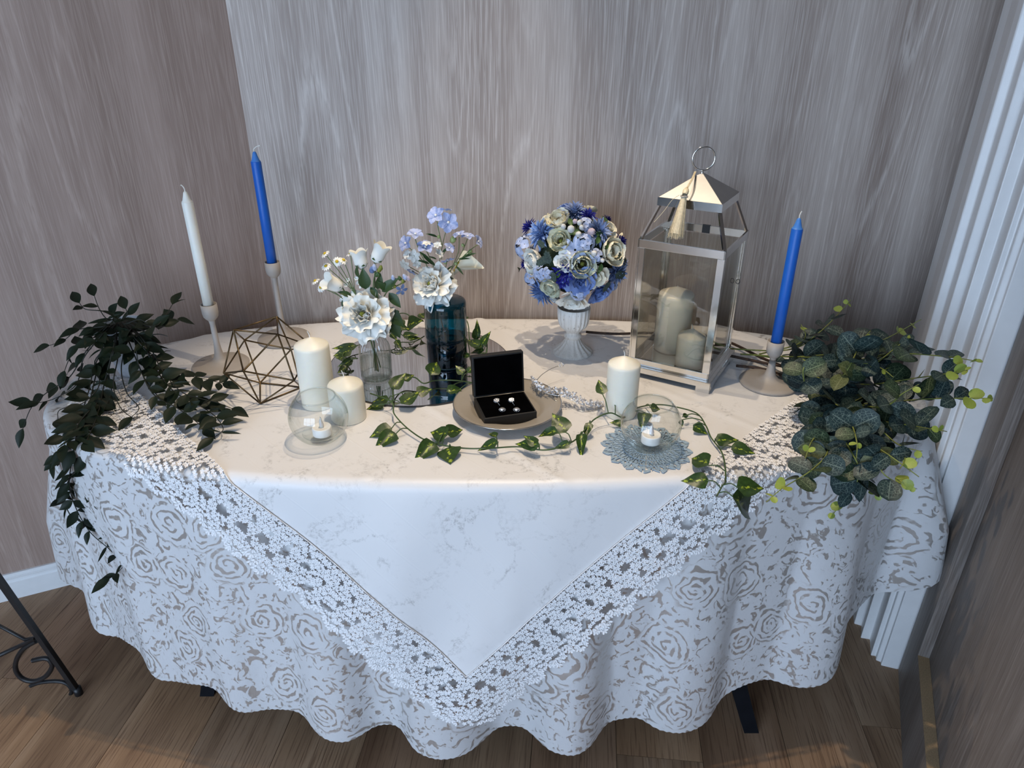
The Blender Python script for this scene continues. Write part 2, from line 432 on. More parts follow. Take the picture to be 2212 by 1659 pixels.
ENV = np.max(np.stack([np.roll(OFF, k) for k in range(-w_env, w_env + 1)]), 0); ENV = smooth_p(ENV, 160)
CTOP = 0.731; R_E = 0.014
def drape(P, lift=0.0, mode='base'):
    """unfolded points (n,2) -> places (n,3): flat on the table, rounding the edge, then hanging in folds"""
    P = np.asarray(P, float).reshape(-1, 2); n = len(P); out = np.empty((n, 3))
    rel = np.abs((P - [TCX, TCY]) / [TA, TB]); inside = (rel ** TN).sum(1) <= 1
    out[:, :2] = P; out[:, 2] = CTOP + lift
    idx = np.where(~inside)[0]
    for c in range(0, len(idx), 4000):
        ii = idx[c:c + 4000]; q = P[ii]
        d2 = ((q[:, None, :] - EDGE[None]) ** 2).sum(2); k = d2.argmin(1)
        # refine between samples
        tv = (q - EDGE[k]); tang = np.stack([-EN[k, 1], EN[k, 0]], -1); fr = (tv * tang).sum(1) / (PERI / NE)
        fr = np.clip(fr, -0.5, 0.5); kf = k + fr
        def itp(A):
            a0 = np.floor(kf).astype(int); w = kf - a0
            A0, A1 = A[a0 % NE], A[(a0 + 1) % NE]
            return A0 * (1 - w)[:, None] + A1 * w[:, None] if A.ndim == 2 else A0 * (1 - w) + A1 * w
        e, nn = itp(EDGE), itp(EN); nn /= np.linalg.norm(nn, axis=1)[:, None]
        s = np.sqrt(d2[np.arange(len(ii)), k]); s = np.maximum(((q - e) * nn).sum(1), 0.2 * s)
        off, env, mean, hz = itp(OFF), itp(ENV), itp(MEAN), itp(HZ)
        Rr = R_E + lift
        ang = np.clip(s / R_E, 0, PI / 2); down = np.maximum(s - R_E * PI / 2, 0)
        tot = CTOP - R_E - hz; f = np.clip(down / np.maximum(tot, .05), 0, 1.15)
        if mode == 'over': o = 0.75 * env + 0.25 * off
        else: o = off
        o2 = np.minimum(mean, o + .02) * 0
        g = f ** 0.9; h = np.clip(f * 1.5, 0, 1) ** 0.9
        lat = mean * g + (o - mean) * h
        if mode == 'base': lat = np.maximum(lat, 0.0)
        else: lat = lat + 0.011 * np.clip(f * 2, 0, 1) * (1 + np.sin(q[:, 0] * 23 + 0.6 + 3 * f))
        out[ii, :2] = e + nn * (lat + (Rr * np.sin(ang)))[:, None]
        out[ii, 2] = np.where(down > 0, CTOP - R_E - down, CTOP - R_E + Rr * np.cos(ang))
    return out

tab = empty('dining_table', (TCX, TCY, 0)); tag(tab, 'oval dining table with dark splayed legs beneath white cloths', 'table')
tp2 = _sup(np.linspace(0, 2 * PI, 96, endpoint=False), TA - 0.012, TB - 0.012)
mb = MB().grid([[(x - TCX, y - TCY, z) for x, y in tp2] for z in (0.700, 0.7285)], wrap_v=True)
mb.f += [tuple(range(96))[::-1], tuple(range(96, 192))]
mb.build('tabletop', M['leg'], tab, smooth=False)
for (fx, fy, tx, ty) in ((at(1619, 1570, 0).x, at(1619, 1570, 0).y, 0.40, 1.22), (at(452, 1492, 0).x, at(452, 1492, 0).y, -0.55, 1.26), (0.52, 1.74, 0.42, 1.62), (-0.76, 1.74, -0.6, 1.62)):
    lg = MB(); a = Vector((fx - TCX, fy - TCY, 0)); b = Vector((tx - TCX, ty - TCY, 0.7)); P = []
    for k in range(7):
        t = k / 6; c = a.lerp(b, t ** 0.8 if fx > 0 else t); w = 0.017 + 0.009 * t
        c.z = 0.7 * t
        P.append([c + Vector((w * sx, w * sy, 0)) for sx, sy in ((-1, -1), (1, -1), (1, 1), (-1, 1))])
    lg.grid(P, wrap_v=True); lg.f += [(3, 2, 1, 0), tuple(24 + i for i in range(4))]
    lg.build('leg', M['leg'], tab, smooth=False)

def damask_mat():
    m = NT('damask_cloth'); m.set(rough=0.4, spec=0.75, sheen=0.1)
    uvc = m.node('ShaderNodeTexCoord').outputs['UV']
    wob = m.node('ShaderNodeTexNoise'); wob.inputs['Scale'].default_value = 22; wob.inputs['Detail'].default_value = 3; m.link(uvc, wob.inputs['Vector'])
    w1 = m.node('ShaderNodeVectorMath', operation='SUBTRACT'); m.link(wob.outputs['Color'], w1.inputs[0]); w1.inputs[1].default_value = (0.5, 0.5, 0.5)
    w2 = m.node('ShaderNodeVectorMath', operation='SCALE'); m.link(w1.outputs[0], w2.inputs[0]); w2.inputs['Scale'].default_value = 0.035
    uv = m.vmath('ADD', uvc, w2.outputs[0])
    vo = m.node('ShaderNodeTexVoronoi', voronoi_dimensions='2D'); vo.inputs['Scale'].default_value = 6.2; vo.inputs['Randomness'].default_value = 0.75
    m.link(uv, vo.inputs['Vector'])
    sc = m.node('ShaderNodeVectorMath', operation='SCALE'); m.link(vo.outputs['Position'], sc.inputs[0]); sc.inputs['Scale'].default_value = 1.0
    d = m.vmath('SUBTRACT', uv, vo.outputs['Position'])
    r = m.vmath('LENGTH', d)
    sep = m.node('ShaderNodeSeparateXYZ'); m.link(d, sep.inputs[0])
    ang = m.math('ARCTAN2', sep.outputs[1], sep.outputs[0])
    n1 = m.noise(uv, 38, 2)
    # petals of a rose: broken arcs winding round its heart
    n2 = m.noise(uv, 17, 2)
    ph = m.math('ADD', m.math('MULTIPLY', r, 390.0), m.math('ADD', m.math('MULTIPLY', ang, 1.0), m.math('MULTIPLY', n2, 15.0)))
    sw = m.math('ADD', m.math('SINE', ph), m.math('MULTIPLY', m.math('SUBTRACT', n1, 0.5), 2.2))
    petal = m.ramp(sw, [(0.30, (0,) * 3), (0.42, (1,) * 3)])
    gate = m.noise(uv, 42, 2); petal = m.math('MULTIPLY', petal, m.ramp(gate, [(0.40, (0,) * 3), (0.47, (1,) * 3)]))
    inside = m.ramp(m.math('MULTIPLY', m.math('ADD', r, m.math('MULTIPLY', n2, 0.03)), 10.0), [(0.66, (1,) * 3), (0.74, (0,) * 3)])
    rose = m.math('MULTIPLY', petal, inside)
    # leaves and little blossoms between
    lf = m.noise(uv, 40, 2.0, 0.5, 1.6); leaf = m.ramp(lf, [(0.56, (0,) * 3), (0.60, (1,) * 3)])
    leaf = m.math('MULTIPLY', leaf, m.math('SUBTRACT', 1.0, inside))
    pat = m.math('MAXIMUM', rose, leaf)
    colr = m.mix(pat, (0.66, 0.662, 0.668), (0.60, 0.58, 0.555))
    m.color(colr)
    m.roughness(m.mix(pat, (0.50,) * 3, (0.34,) * 3)); m.link(m.math('MULTIPLY', pat, 0.62), m.b.inputs['Metallic'])
    m.bump(m.noise(uvc, 70, 2), 0.35, 0.0014)
    return m.m
M['damask'] = damask_mat()
def satin_mat():
    m = NT('white_satin'); m.set(rough=0.38, spec=0.5, sheen=0.2)
    uv = m.node('ShaderNodeTexCoord').outputs['UV']
    n = m.noise(uv, 9, 8, 0.68, 0.4)
    crack = m.ramp(m.math('ABSOLUTE', m.math('SUBTRACT', n, 0.5)), [(0.0, (1,) * 3), (0.035, (0,) * 3)])
    gate = m.noise(uv, 7, 4, 0.6); crack = m.math('MULTIPLY', crack, m.ramp(gate, [(0.45, (0,) * 3), (0.6, (1,) * 3)]))
    spk = m.noise(uv, 130, 4, 0.7); crack = m.math('MULTIPLY', crack, m.ramp(spk, [(0.42, (0,) * 3), (0.58, (1,) * 3)]))
    mp = m.node('ShaderNodeMapping'); mp.inputs['Rotation'].default_value = (0, 0, math.radians(45)); m.link(uv, mp.inputs[0])
    w = m.node('ShaderNodeTexWave', bands_direction='Y'); w.inputs['Scale'].default_value = 5.3; m.link(mp.outputs[0], w.inputs['Vector'])
    ln_ = m.ramp(w.outputs[0], [(0.985, (0,) * 3), (0.999, (1,) * 3)])
    c = m.mix(m.math('MULTIPLY', crack, 0.9), (0.79, 0.775, 0.77), (0.50, 0.485, 0.475))
    m.color(c)
    m.roughness(m.mix(crack, (0.42,) * 3, (0.22,) * 3))
    soft = m.noise(uv, 6, 2)
    m.bump(m.math('ADD', m.math('MULTIPLY', ln_, 0.25), m.math('MULTIPLY', soft, 6.0)), 0.25, 0.002)
    return m.m
M['satin'] = satin_mat()
M['lace'] = plain('lace_thread', (0.88, 0.865, 0.865), 0.75, 0.04, 200)

def build_cloth():
    # rings from the middle of the table to the hem, all laid out unfolded
    rows, uvs = [], []
    for f in (0.0, 0.3, 0.55, 0.75, 0.88, 0.95, 0.985, 1.0):
        p = np.array([TCX, TCY]) + (EDGE - [TCX, TCY]) * f * 0.9999; rows.append(p)
    tot = CTOP - R_E - HZ + R_E * PI / 2
    ND = 64
    scal = 0.0022 * np.abs(np.sin(np.arange(NE) * PI * 0.5))
    for f in (0.015, 0.03) + tuple(np.linspace(0.045, 1.0, ND)):
        s = tot * f + (scal if f > 0.999 else 0)
        rows.append(EDGE + EN * s[:, None])
    V = np.concatenate([drape(r, 0.0) for r in rows]); UV = np.concatenate(rows); nr = len(rows)
    idx = np.arange(nr * NE).reshape(nr, NE); nx = np.roll(idx, -1, 1)
    fs = np.stack([idx[:-1], idx[1:], nx[1:], nx[:-1]], -1).reshape(-1, 4)
    mb = MB(); mb.v = V.tolist(); mb.f = [tuple(f) for f in fs.tolist()]
    o = mb.build('tablecloth', M['damask'], uv=UV)
    tag(o, 'white rose damask tablecloth hanging in folds over the oval table', 'tablecloth')
build_cloth()

# the square satin cloth, one corner hanging in front, with a broad lace border
TIP = np.array([-0.092, 0.652]); LD = np.array([-0.7071, 0.7071]); RD = np.array([0.7071, 0.7071]); SIDE = 1.27
def clampback(P):
    P = np.array(P, float); P[:, 1] = np.minimum(P[:, 1], TCY + TB + 0.0); return P
def build_overlay():
    n = 150; g = np.linspace(0, SIDE, n)
    A, B = np.meshgrid(g, g, indexing='ij')
    P = TIP + A[..., None] * LD + B[..., None] * RD
    P = P.reshape(-1, 2)
    keep_pt = P[:, 1] < TCY + TB + 0.02
    V = drape(P, 0.004, 'over')
    # a soft pinch and crease lines where the cloth had been folded
    for c in (0.42, 0.84):
        da = np.abs(A.reshape(-1) - c); V[:, 2] += np.where(V[:, 2] > 0.72, 0.0025 * np.exp(-(da / 0.006) ** 2), 0)
        db = np.abs(B.reshape(-1) - c); V[:, 2] += np.where(V[:, 2] > 0.72, 0.0025 * np.exp(-(db / 0.006) ** 2), 0)
    idx = np.arange(n * n).reshape(n, n)
    fs = np.stack([idx[:-1, :-1], idx[1:, :-1], idx[1:, 1:], idx[:-1, 1:]], -1).reshape(-1, 4)
    ok = keep_pt[fs].all(1)
    # nothing of it beyond the ends of the table
    fs = fs[ok]
    mb = MB(); mb.v = V.tolist(); mb.f = [tuple(f)[::-1] for f in fs.tolist()]
    o = mb.build('satin_overlay', M['satin'], uv=P)
    tag(o, 'white satin overlay cloth with lace border and corner hanging in front', 'tablecloth')
    # lace: thousands of tiny crocheted petals, following the cloth
    W = 0.118; pts = []; sizes = []; kinds = []; dirs = []
    r_ = random.Random(3)
    for side in (0, 1):
        D, N = (LD, -RD) if side == 0 else (RD, -LD)
        Lm = 1.05 if side == 0 else 1.05
        st = 0.0082; na = int((Lm + W) / st); nb = int(W / st)
        for i in range(-int(W / st), na):
            for j in range(nb + 2):
                a = (i + 0.5 * (j % 2)) * st + r_.uniform(-.0016, .0016); b = 0.004 + j * st * 0.93 + r_.uniform(-.0014, .0014)
                if a < -b: continue                                   # mitre at the tip
                wmax = W * (0.86 + 0.16 * abs(math.sin(a * PI / 0.062)))
                if b > wmax: continue
                if a < 0 and math.hypot(a, b) > W * 1.02: continue
                # open holes, unevenly set
                hole = False
                for (hb, per, ph, hr) in ((0.026, 0.041, 0.0, 0.0060), (0.054, 0.046, 0.5, 0.0088), (0.082, 0.052, 0.2, 0.0068)):
                    kq = round(a / per + ph); jit = math.sin(kq * 12.9 + hb * 300) ; ca = (kq - ph) * per + 0.010 * jit
                    if ((a - ca) / (1.2 + .5 * jit)) ** 2 + (b - hb - 0.006 * math.cos(kq * 7.3)) ** 2 < (hr * (0.75 + 0.4 * abs(jit))) ** 2: hole = True
                if hole: continue
                pts.append(TIP + D * a + N * b); fan = b > wmax - 0.016
                sizes.append(0.0070 if fan else 0.0052); kinds.append(1 if fan else 0); dirs.append(N + D * r_.uniform(-.5, .5))
    P = np.array(pts); Dn = np.array(dirs); Dn /= np.linalg.norm(Dn, axis=1)[:, None]
    keep = P[:, 1] < TCY + 0.30; P, Dn = P[keep], Dn[keep]; sizes = np.array(sizes)[keep]; kinds = np.array(kinds)[keep]
    e = 0.004
    C = drape(P, 0.0075, 'over'); CX_ = drape(P + Dn * e, 0.0075, 'over') - C
    Dp = np.stack([-Dn[:, 1], Dn[:, 0]], -1); CY_ = drape(P + Dp * e, 0.0075, 'over') - C
    nx_ = np.linalg.norm(CX_, axis=1); ny_ = np.linalg.norm(CY_, axis=1)
    bad = (nx_ > 0.02) | (ny_ > 0.02)
    CX_ /= np.maximum(nx_, 1e-6)[:, None]; CY_ /= np.maximum(ny_, 1e-6)[:, None]; CZ_ = np.cross(CX_, CY_); CZ_ /= np.maximum(np.linalg.norm(CZ_, axis=1), 1e-6)[:, None]
    outw = np.concatenate([C[:, :2] - [TCX, TCY], np.full((len(C), 1), 0.5)], 1); flip = (CZ_ * outw).sum(1) < 0; CZ_[flip] *= -1
    verts, faces = [], []
    for i in range(len(P)):
        if bad[i]: continue
        c, x, y, z = C[i], CX_[i], CY_[i], CZ_[i]; sz = sizes[i]
        c = c + z * r_.uniform(-0.001, 0.0022)
        npet = 3 if kinds[i] else 5; a0 = r_.random() * 6.28
        tilt = r_.uniform(-.15, .15)
        for k in range(npet):
            a = a0 + 2 * PI * k / 5 if npet == 5 else (k - 1) * 0.75 + r_.uniform(-.15, .15)
            dx = x * math.cos(a) + y * math.sin(a); dy = -x * math.sin(a) + y * math.cos(a)
            L = sz * (1.25 if npet == 3 else 1.0); w = sz * 0.40; b = len(verts)
            q = c if npet == 5 else c + dx * sz * 0.3
            z1 = z * (0.0011)
            verts += [q, q + dx * L * .35 + dy * w * .8 + z1, q + dx * L * .8 + dy * w * .75 + z1, q + dx * L * 1.05 + z1 * .8, q + dx * L * .8 - dy * w * .75 + z1, q + dx * L * .35 - dy * w * .8 + z1, q + dx * L * .55 - z1 * .2]
            faces += [(b, b + 1, b + 6), (b + 1, b + 2, b + 6), (b + 2, b + 3, b + 6), (b + 3, b + 4, b + 6), (b + 4, b + 5, b + 6), (b + 5, b, b + 6)]
    mb = MB(); mb.v = [tuple(map(float, p)) for p in verts]; mb.f = faces
    l = mb.build('lace_border', M['lace'], o, smooth=False); l['kind'] = 'stuff'; l['label'] = 'white floral guipure lace border'
    # the stitched seam between satin and lace
    for D in (LD, RD):
        q = TIP + np.outer(np.linspace(0.0, 1.1, 240), D); q = q[q[:, 1] < TCY + 0.3]
        s3 = drape(q, 0.0065, 'over'); MB().tube([Vector(p) for p in s3], 0.0011, 5).build('seam', M['lace'], o)
build_overlay()

# ------------------------------------------------------------------ materials of the things on the table
M['holder'] = plain('taupe_enamel', (0.36, 0.325, 0.295), 0.55, 0.04)
M['blue_wax'] = wax('blue_wax', (0.012, 0.12, 0.52)); M['blue_wax_tip'] = wax('blue_wax_tip', (0.06, 0.22, 0.60))
M['white_wax'] = wax('white_wax', (0.80, 0.80, 0.74)); M['cream_wax'] = wax('cream_wax', (0.86, 0.82, 0.70))
M['wick'] = plain('cotton_wick', (0.75, 0.73, 0.68), 0.9, 0.05)
M['brass'] = plain('aged_brass', (0.105, 0.07, 0.034), 0.42, 0.3, 60, metal=0.85)
M['clear_glass'] = thin_glass('clear_glass', (0.945, 0.955, 0.95), 1.0, 0.05, 0.0, 3.0)
M['pane'] = thin_glass('lantern_pane', (0.84, 0.835, 0.81), 1.0, 0.06, 0.0, 4.0, 2.0)
M['vase_glass'] = thin_glass('vase_glass', (0.93, 0.94, 0.93), 1.0, 0.07, 0.0, 2.5, 7.0)
M['blue_glass'] = thin_glass('blue_bottle_glass', (0.05, 0.27, 0.36), 1.0, 0.05, 0.0, 4.0, 0.6)
M['water'] = thin_glass('water', (0.92, 0.94, 0.92), 1.0, 0.02)
M['mirror'] = plain('mirror_silver', (0.86, 0.86, 0.87), 0.012, 0.0, metal=1.0)
M['mirror_rim'] = plain('mirror_rim', (0.03, 0.03, 0.03), 0.3, 0.1)
M['plastic'] = plain('white_plastic', (0.84, 0.83, 0.80), 0.4, 0.02)
M['flame'] = plain('frosted_flame', (0.62, 0.61, 0.60), 0.35, 0.03, sss=0.2)
M['doily'] = plain('pale_blue_crochet', (0.30, 0.40, 0.50), 0.85, 0.25, 500)
M['plate'] = plain('greige_stoneware', (0.34, 0.305, 0.26), 0.35, 0.03)
M['rim_metal'] = plain('silver_rim', (0.55, 0.53, 0.50), 0.18, 0.05, metal=1.0)
M['box'] = plain('black_leatherette', (0.0045, 0.0042, 0.0042), 0.55, 0.3, 900, bump=0.3)
M['velvet'] = plain('black_velvet', (0.0015, 0.0015, 0.0018), 1.0, 0.3, spec=0.0)
M['wire'] = plain('silver_wire', (0.6, 0.59, 0.57), 0.25, 0.05, metal=1.0)
def crystal():
    m = NT('crystal'); m.set(color=(0.9, 0.92, 0.95), rough=0.06, metal=0.55, spec=1.0, coat=1.0)
    f = m.noise(m.coord(), 900, 1); m.color(m.ramp(f, [(0.35, (0.35, 0.36, 0.40)), (0.65, (0.98, 0.98, 1.0))])); return m.m
M['crystal'] = crystal()
M['pearl'] = plain('clear_bead', (0.80, 0.80, 0.82), 0.12, 0.1, 300, coat=1.0)
def urn_mat():
    m = NT('distressed_white'); m.set(rough=0.6)
    a = m.noise(m.coord('Object', (1, 1, 0.25)), 320, 3, 0.6); c = m.ramp(a, [(0.28, (0.16, 0.11, 0.075)), (0.36, (0.72, 0.70, 0.66)), (0.7, (0.80, 0.785, 0.75))])
    m.color(c); return m.m
M['urn'] = urn_mat()
def steel(name, col, rough):
    m = NT(name); m.set(metal=1.0, rough=rough)
    f = m.noise(m.coord('Object', (1, 1, 1)), 40, 3); m.color(m.ramp(f, [(0.3, tuple(c * 0.93 for c in col)), (0.7, col)]))
    m.bump(m.noise(m.coord(), 60, 2), 0.04, 0.0005); return m.m
M['chrome'] = steel('polished_steel', (0.80, 0.79, 0.77), 0.10); M['roof_steel'] = steel('brushed_steel', (0.29, 0.29, 0.295), 0.40)
M['tassel'] = plain('cream_thread', (0.66, 0.56, 0.38), 0.45, 0.15, 200); M['tassel_band'] = plain('grey_thread', (0.35, 0.33, 0.30), 0.5, 0.3, 300)
M['pot'] = plain('white_pot', (0.56, 0.58, 0.62), 0.7, 0.12, 90, bump=0.5); M['soil'] = plain('dark_moss', (0.012, 0.014, 0.008), 0.95, 0.4, 200)
M['dark_leaf'] = plain('dark_green_leaf', (0.0065, 0.0125, 0.0045), 0.5, 0.4, 60, spec=0.25); M['dark_stem'] = plain('dark_stem', (0.008, 0.010, 0.005), 0.6, 0.3)
M['twig'] = plain('brown_twig', (0.045, 0.022, 0.012), 0.65, 0.4, 120)
M['vine_stem'] = plain('vine_stem', (0.045, 0.085, 0.025), 0.5, 0.3); M['green_stem'] = plain('green_stem', (0.10, 0.15, 0.045), 0.55, 0.2)
M['euc_stem'] = plain('eucalyptus_stem', (0.17, 0.20, 0.045), 0.55, 0.2); M['euc_tip'] = plain('eucalyptus_tip', (0.27, 0.34, 0.06), 0.5, 0.2)
def vine_leaf():
    m = NT('variegated_leaf'); m.set(rough=0.38, spec=0.45)
    v = m.coord('Object'); sep = m.node('ShaderNodeSeparateXYZ'); m.link(v, sep.inputs[0])
    n = m.noise(v, 4.5, 4, 0.65)
    near = m.math('SUBTRACT', 0.19, m.math('ABSOLUTE', sep.outputs[0]))
    f = m.math('ADD', n, m.math('MULTIPLY', near, 0.9))
    base = m.ramp(m.noise(v, 8, 3), [(0.3, (0.014, 0.035, 0.006)), (0.7, (0.035, 0.075, 0.014))])
    m.color(m.mix(m.ramp(f, [(0.655, (0,) * 3), (0.71, (1,) * 3)]), base, (0.33, 0.40, 0.035))); return m.m
M['vine_leaf'] = vine_leaf()
def euc_leaf(name, a, b, vein):
    m = NT(name); m.set(rough=0.5, spec=0.35)
    v = m.coord('Object'); vo = m.node('ShaderNodeTexVoronoi', feature='DISTANCE_TO_EDGE'); vo.inputs['Scale'].default_value = 9.0; m.link(v, vo.inputs['Vector'])
    sep = m.node('ShaderNodeSeparateXYZ'); m.link(v, sep.inputs[0])
    mid = m.math('ABSOLUTE', sep.outputs[0])
    net = m.ramp(vo.outputs['Distance'], [(0.02, (1,) * 3), (0.055, (0,) * 3)])
    rib = m.ramp(mid, [(0.010, (1,) * 3), (0.022, (0,) * 3)])
    cen = m.node('ShaderNodeVectorMath', operation='DISTANCE'); m.link(v, cen.inputs[0]); cen.inputs[1].default_value = (0, 0.5, 0)
    rim = m.ramp(cen.outputs['Value'], [(0.36, (1,) * 3), (0.46, (0,) * 3)])
    net = m.math('MULTIPLY', m.math('MAXIMUM', net, rib), rim)
    base = m.ramp(m.noise(v, 3, 3), [(0.35, a), (0.65, b)])
    m.color(m.mix(m.math('MULTIPLY', net, 0.8), base, vein)); return m.m
M['euc_a'] = euc_leaf('eucalyptus_leaf_teal', (0.012, 0.028, 0.030), (0.022, 0.046, 0.046), (0.16, 0.21, 0.18))
M['euc_b'] = euc_leaf('eucalyptus_leaf_green', (0.014, 0.028, 0.014), (0.028, 0.052, 0.026), (0.15, 0.20, 0.11))
M['euc_c'] = euc_leaf('eucalyptus_leaf_olive', (0.06, 0.075, 0.025), (0.09, 0.105, 0.04), (0.16, 0.18, 0.08))

# ------------------------------------------------------------------ candle holders and taper candles
def holder(u, v, hcup, label, rb=0.066):
    p = T(u, v); e = empty('candle_holder', p); tag(e, label, 'candle holder', 'taupe candle holders')
    MB().lathe([(1e-4, 0.0), (rb - .004, 0.0), (rb - .001, 0.0015), (rb, 0.0045), (rb - .002, 0.0068), (rb * 0.8, 0.0085), (rb * .5, 0.011), (rb * .3, 0.0155), (rb * .2, 0.023), (0.0098, 0.034), (0.0085, 0.043)], 56).build('base', M['holder'], e)
    c = hcup
    MB().lathe([(0.0085, 0.043), (0.0068, 0.06), (0.0062, c - 0.05), (0.0078, c - 0.04)], 24).build('stem', M['holder'], e)
    MB().lathe([(0.0078, c - .04), (0.012, c - .036), (0.0165, c - .030), (0.0182, c - .021), (0.0184, c), (0.0168, c), (0.0160, c - .02), (1e-4, c - .02)], 36).build('cup', M['holder'], e)
    return p
def taper(p, z0, L, mat, tipmat, label, bend):
    e = empty('taper_candle', Vector((p.x, p.y, TOP + z0))); tag(e, label, 'candle', 'taper candles')
    r = 0.0122; pr = [(1e-4, 0), (r, 0), (r * 1.02, L * .5), (r, L - .002), (r * .93, L)]
    MB().lathe(pr, 8, fn=lambda a, i, z: 1 + 0.02 * math.cos(8 * a)).build('candle_body', mat, e)
    MB().lathe([(r * .93, L), (r * .72, L + .003), (r * .52, L + .011), (r * .36, L + .0185), (r * .2, L + .0215), (1e-4, L + .022)], 20).build('candle_tip', tipmat, e)
    w = [Vector((0, 0, L + .020)), Vector((0, 0, L + .027)), Vector((bend * .5, 0, L + .033)), Vector((bend, 0, L + .035))]
    MB().tube(catmull(w, 4), [0.0012] * 9 + [0.001, 0.0012, 0.0016, 0.0022], 6).build('wick', M['wick'], e)
p = holder(478, 790, 0.158, 'taupe candle holder of middle height under the white taper'); taper(p, 0.139, 0.254, M['white_wax'], M['white_wax'], 'tall white taper candle beside the trailing plant', -0.006)
p = holder(614, 732, 0.208, 'tallest taupe candle holder behind the brass icosahedron'); taper(p, 0.189, 0.260, M['blue_wax'], M['blue_wax_tip'], 'blue taper candle on the tallest holder at the left', 0.016)
p = holder(1660, 828, 0.106, 'shortest taupe candle holder right of the steel lantern'); taper(p, 0.087, 0.272, M['blue_wax'], M['blue_wax_tip'], 'blue taper candle on the short holder beside the eucalyptus', 0.003)

# ------------------------------------------------------------------ pillar candles
def pillar(p, r, h, label, mat, wick=0.014, lean=0.004):
    e = empty('pillar_candle', p); tag(e, label, 'candle', 'cream pillar candles')
    s = h - 0.016
    MB().lathe([(1e-4, 0), (r * .97, 0), (r, .003), (r, s - .006), (r * .985, s - .002), (r * .93, s + .001), (r * .5, s + .0085), (r * .15, s + .0145), (1e-4, h)], 48).build('candle_body', mat, e)
    MB().tube([Vector((0, 0, h - .004)), Vector((-lean * .3, 0, h + wick * .5)), Vector((-lean, 0, h + wick))], 0.0011, 6).build('wick', M['wick'], e)
pillar(T(690, 872), 0.0362, 0.157, 'tall cream pillar candle behind the left glass bowl', M['cream_wax'])
pillar(T(754, 902), 0.0365, 0.096, 'short cream pillar candle beside the ribbed vase', M['cream_wax'])
pillar(T(1340, 893), 0.0335, 0.134, 'cream pillar candle in front of the lantern', M['cream_wax'], 0.012, 0.003)

# ------------------------------------------------------------------ wire icosahedron, resting on one face
def icosa():
    a, b, c = at(562, 874, TOP), at(650, 839, TOP), at(564, 828, TOP)
    cen = (a + b + c) / 3; edge = ((a - b).length + (b - c).length + (a - c).length) / 3
    ph = (1 + 5 ** .5) / 2; V = []
    for s1 in (-1, 1):
        for s2 in (-1, 1): V += [Vector((0, s1, s2 * ph)), Vector((s1, s2 * ph, 0)), Vector((s2 * ph, 0, s1))]
    V = [v * edge / 2 for v in V]
    E = [(i, j) for i in range(12) for j in range(i) if abs((V[i] - V[j]).length - edge) < 1e-5]
    i0 = 0; j0 = next(j for j in range(12) if abs((V[0] - V[j]).length - edge) < 1e-5)
    k0 = next(k for k in range(12) if abs((V[k] - V[0]).length - edge) < 1e-5 and abs((V[k] - V[j0]).length - edge) < 1e-5)
    n = (V[i0] + V[j0] + V[k0]).normalized(); R = n.rotation_difference(Vector((0, 0, -1))); V = [R @ v for v in V]
    ang = math.atan2((a - cen).y, (a - cen).x) - math.atan2(V[i0].y, V[i0].x)
    R2 = Quaternion((0, 0, 1), ang); V = [R2 @ v for v in V]; zm = min(v.z for v in V)
    e = empty('wire_icosahedron', cen); tag(e, 'brass wire icosahedron ornament standing on the satin cloth', 'ornament')
    for i, j in E:
        o = Vector((0, 0, -zm + 0.0022)); MB().tube([V[i] + o, V[j] + o], 0.0018, 6).build('rod', M['brass'], e)
    for v in V: pass
icosa()

# ------------------------------------------------------------------ glass bowls with battery tea lights, doily
def bowl(p, label, tl_label, seed):
    R = 0.0575; zc = 0.0525
    e = empty('glass_bowl', p); tag(e, label, 'bowl', 'round glass bowls')
    pr = [(1e-4, 0.0), (0.022, 0.0), (0.027, 0.0015)]
    a0 = math.asin(max(-1, (0.006 - zc) / R)); a1 = math.asin((0.097 - zc) / R)
    pr += [(R * math.cos(a0 + (a1 - a0) * k / 22), zc + R * math.sin(a0 + (a1 - a0) * k / 22)) for k in range(23)]
    MB().lathe(pr, 64).build('bowl_wall', M['clear_glass'], e)
    rr, rz = pr[-1]
    MB().tube([Vector((rr * math.cos(t), rr * math.sin(t), rz)) for t in np.linspace(0, 2 * PI, 64, endpoint=False)], 0.0016, 8, closed=True).build('rim', M['clear_glass'], e)
    MB().lathe([(1e-4, 0.008), (0.02, 0.0082), (0.031, 0.0125), (0.036, 0.018)], 48).build('thick_bottom', M['clear_glass'], e)
    t = empty('tea_light', p + Vector((0.003, 0.001, 0.0128))); tag(t, tl_label, 'tea light', 'battery tea lights')
    r = 0.0188
    MB().lathe([(1e-4, 0), (r, 0), (r, .001), (r, .0145), (r * .95, .0165), (r * .88, .0168), (r * .8, .0155), (1e-4, .0145)], 40).build('case', M['plastic'], t)
    P = [Vector((0.0006 * math.sin(k), 0, 0.0135 + 0.0245 * k / 8)) for k in range(8)] + [Vector((-0.001, 0, 0.0388))]
    MB().tube(P, [0.0035, 0.0044, 0.0046, 0.0044, 0.0039, 0.0032, 0.0024, 0.0014, 0.0004], 12).build('flame', M['flame'], t)
bowl(T(695, 949), 'round glass bowl in front of the tall pillar candle', 'white battery tea light inside the left glass bowl', 1)
pb_ = T(1401, 966, 0.0042); bowl(pb_, 'round glass bowl standing on the blue doily', 'white battery tea light inside the bowl on the doily', 2)
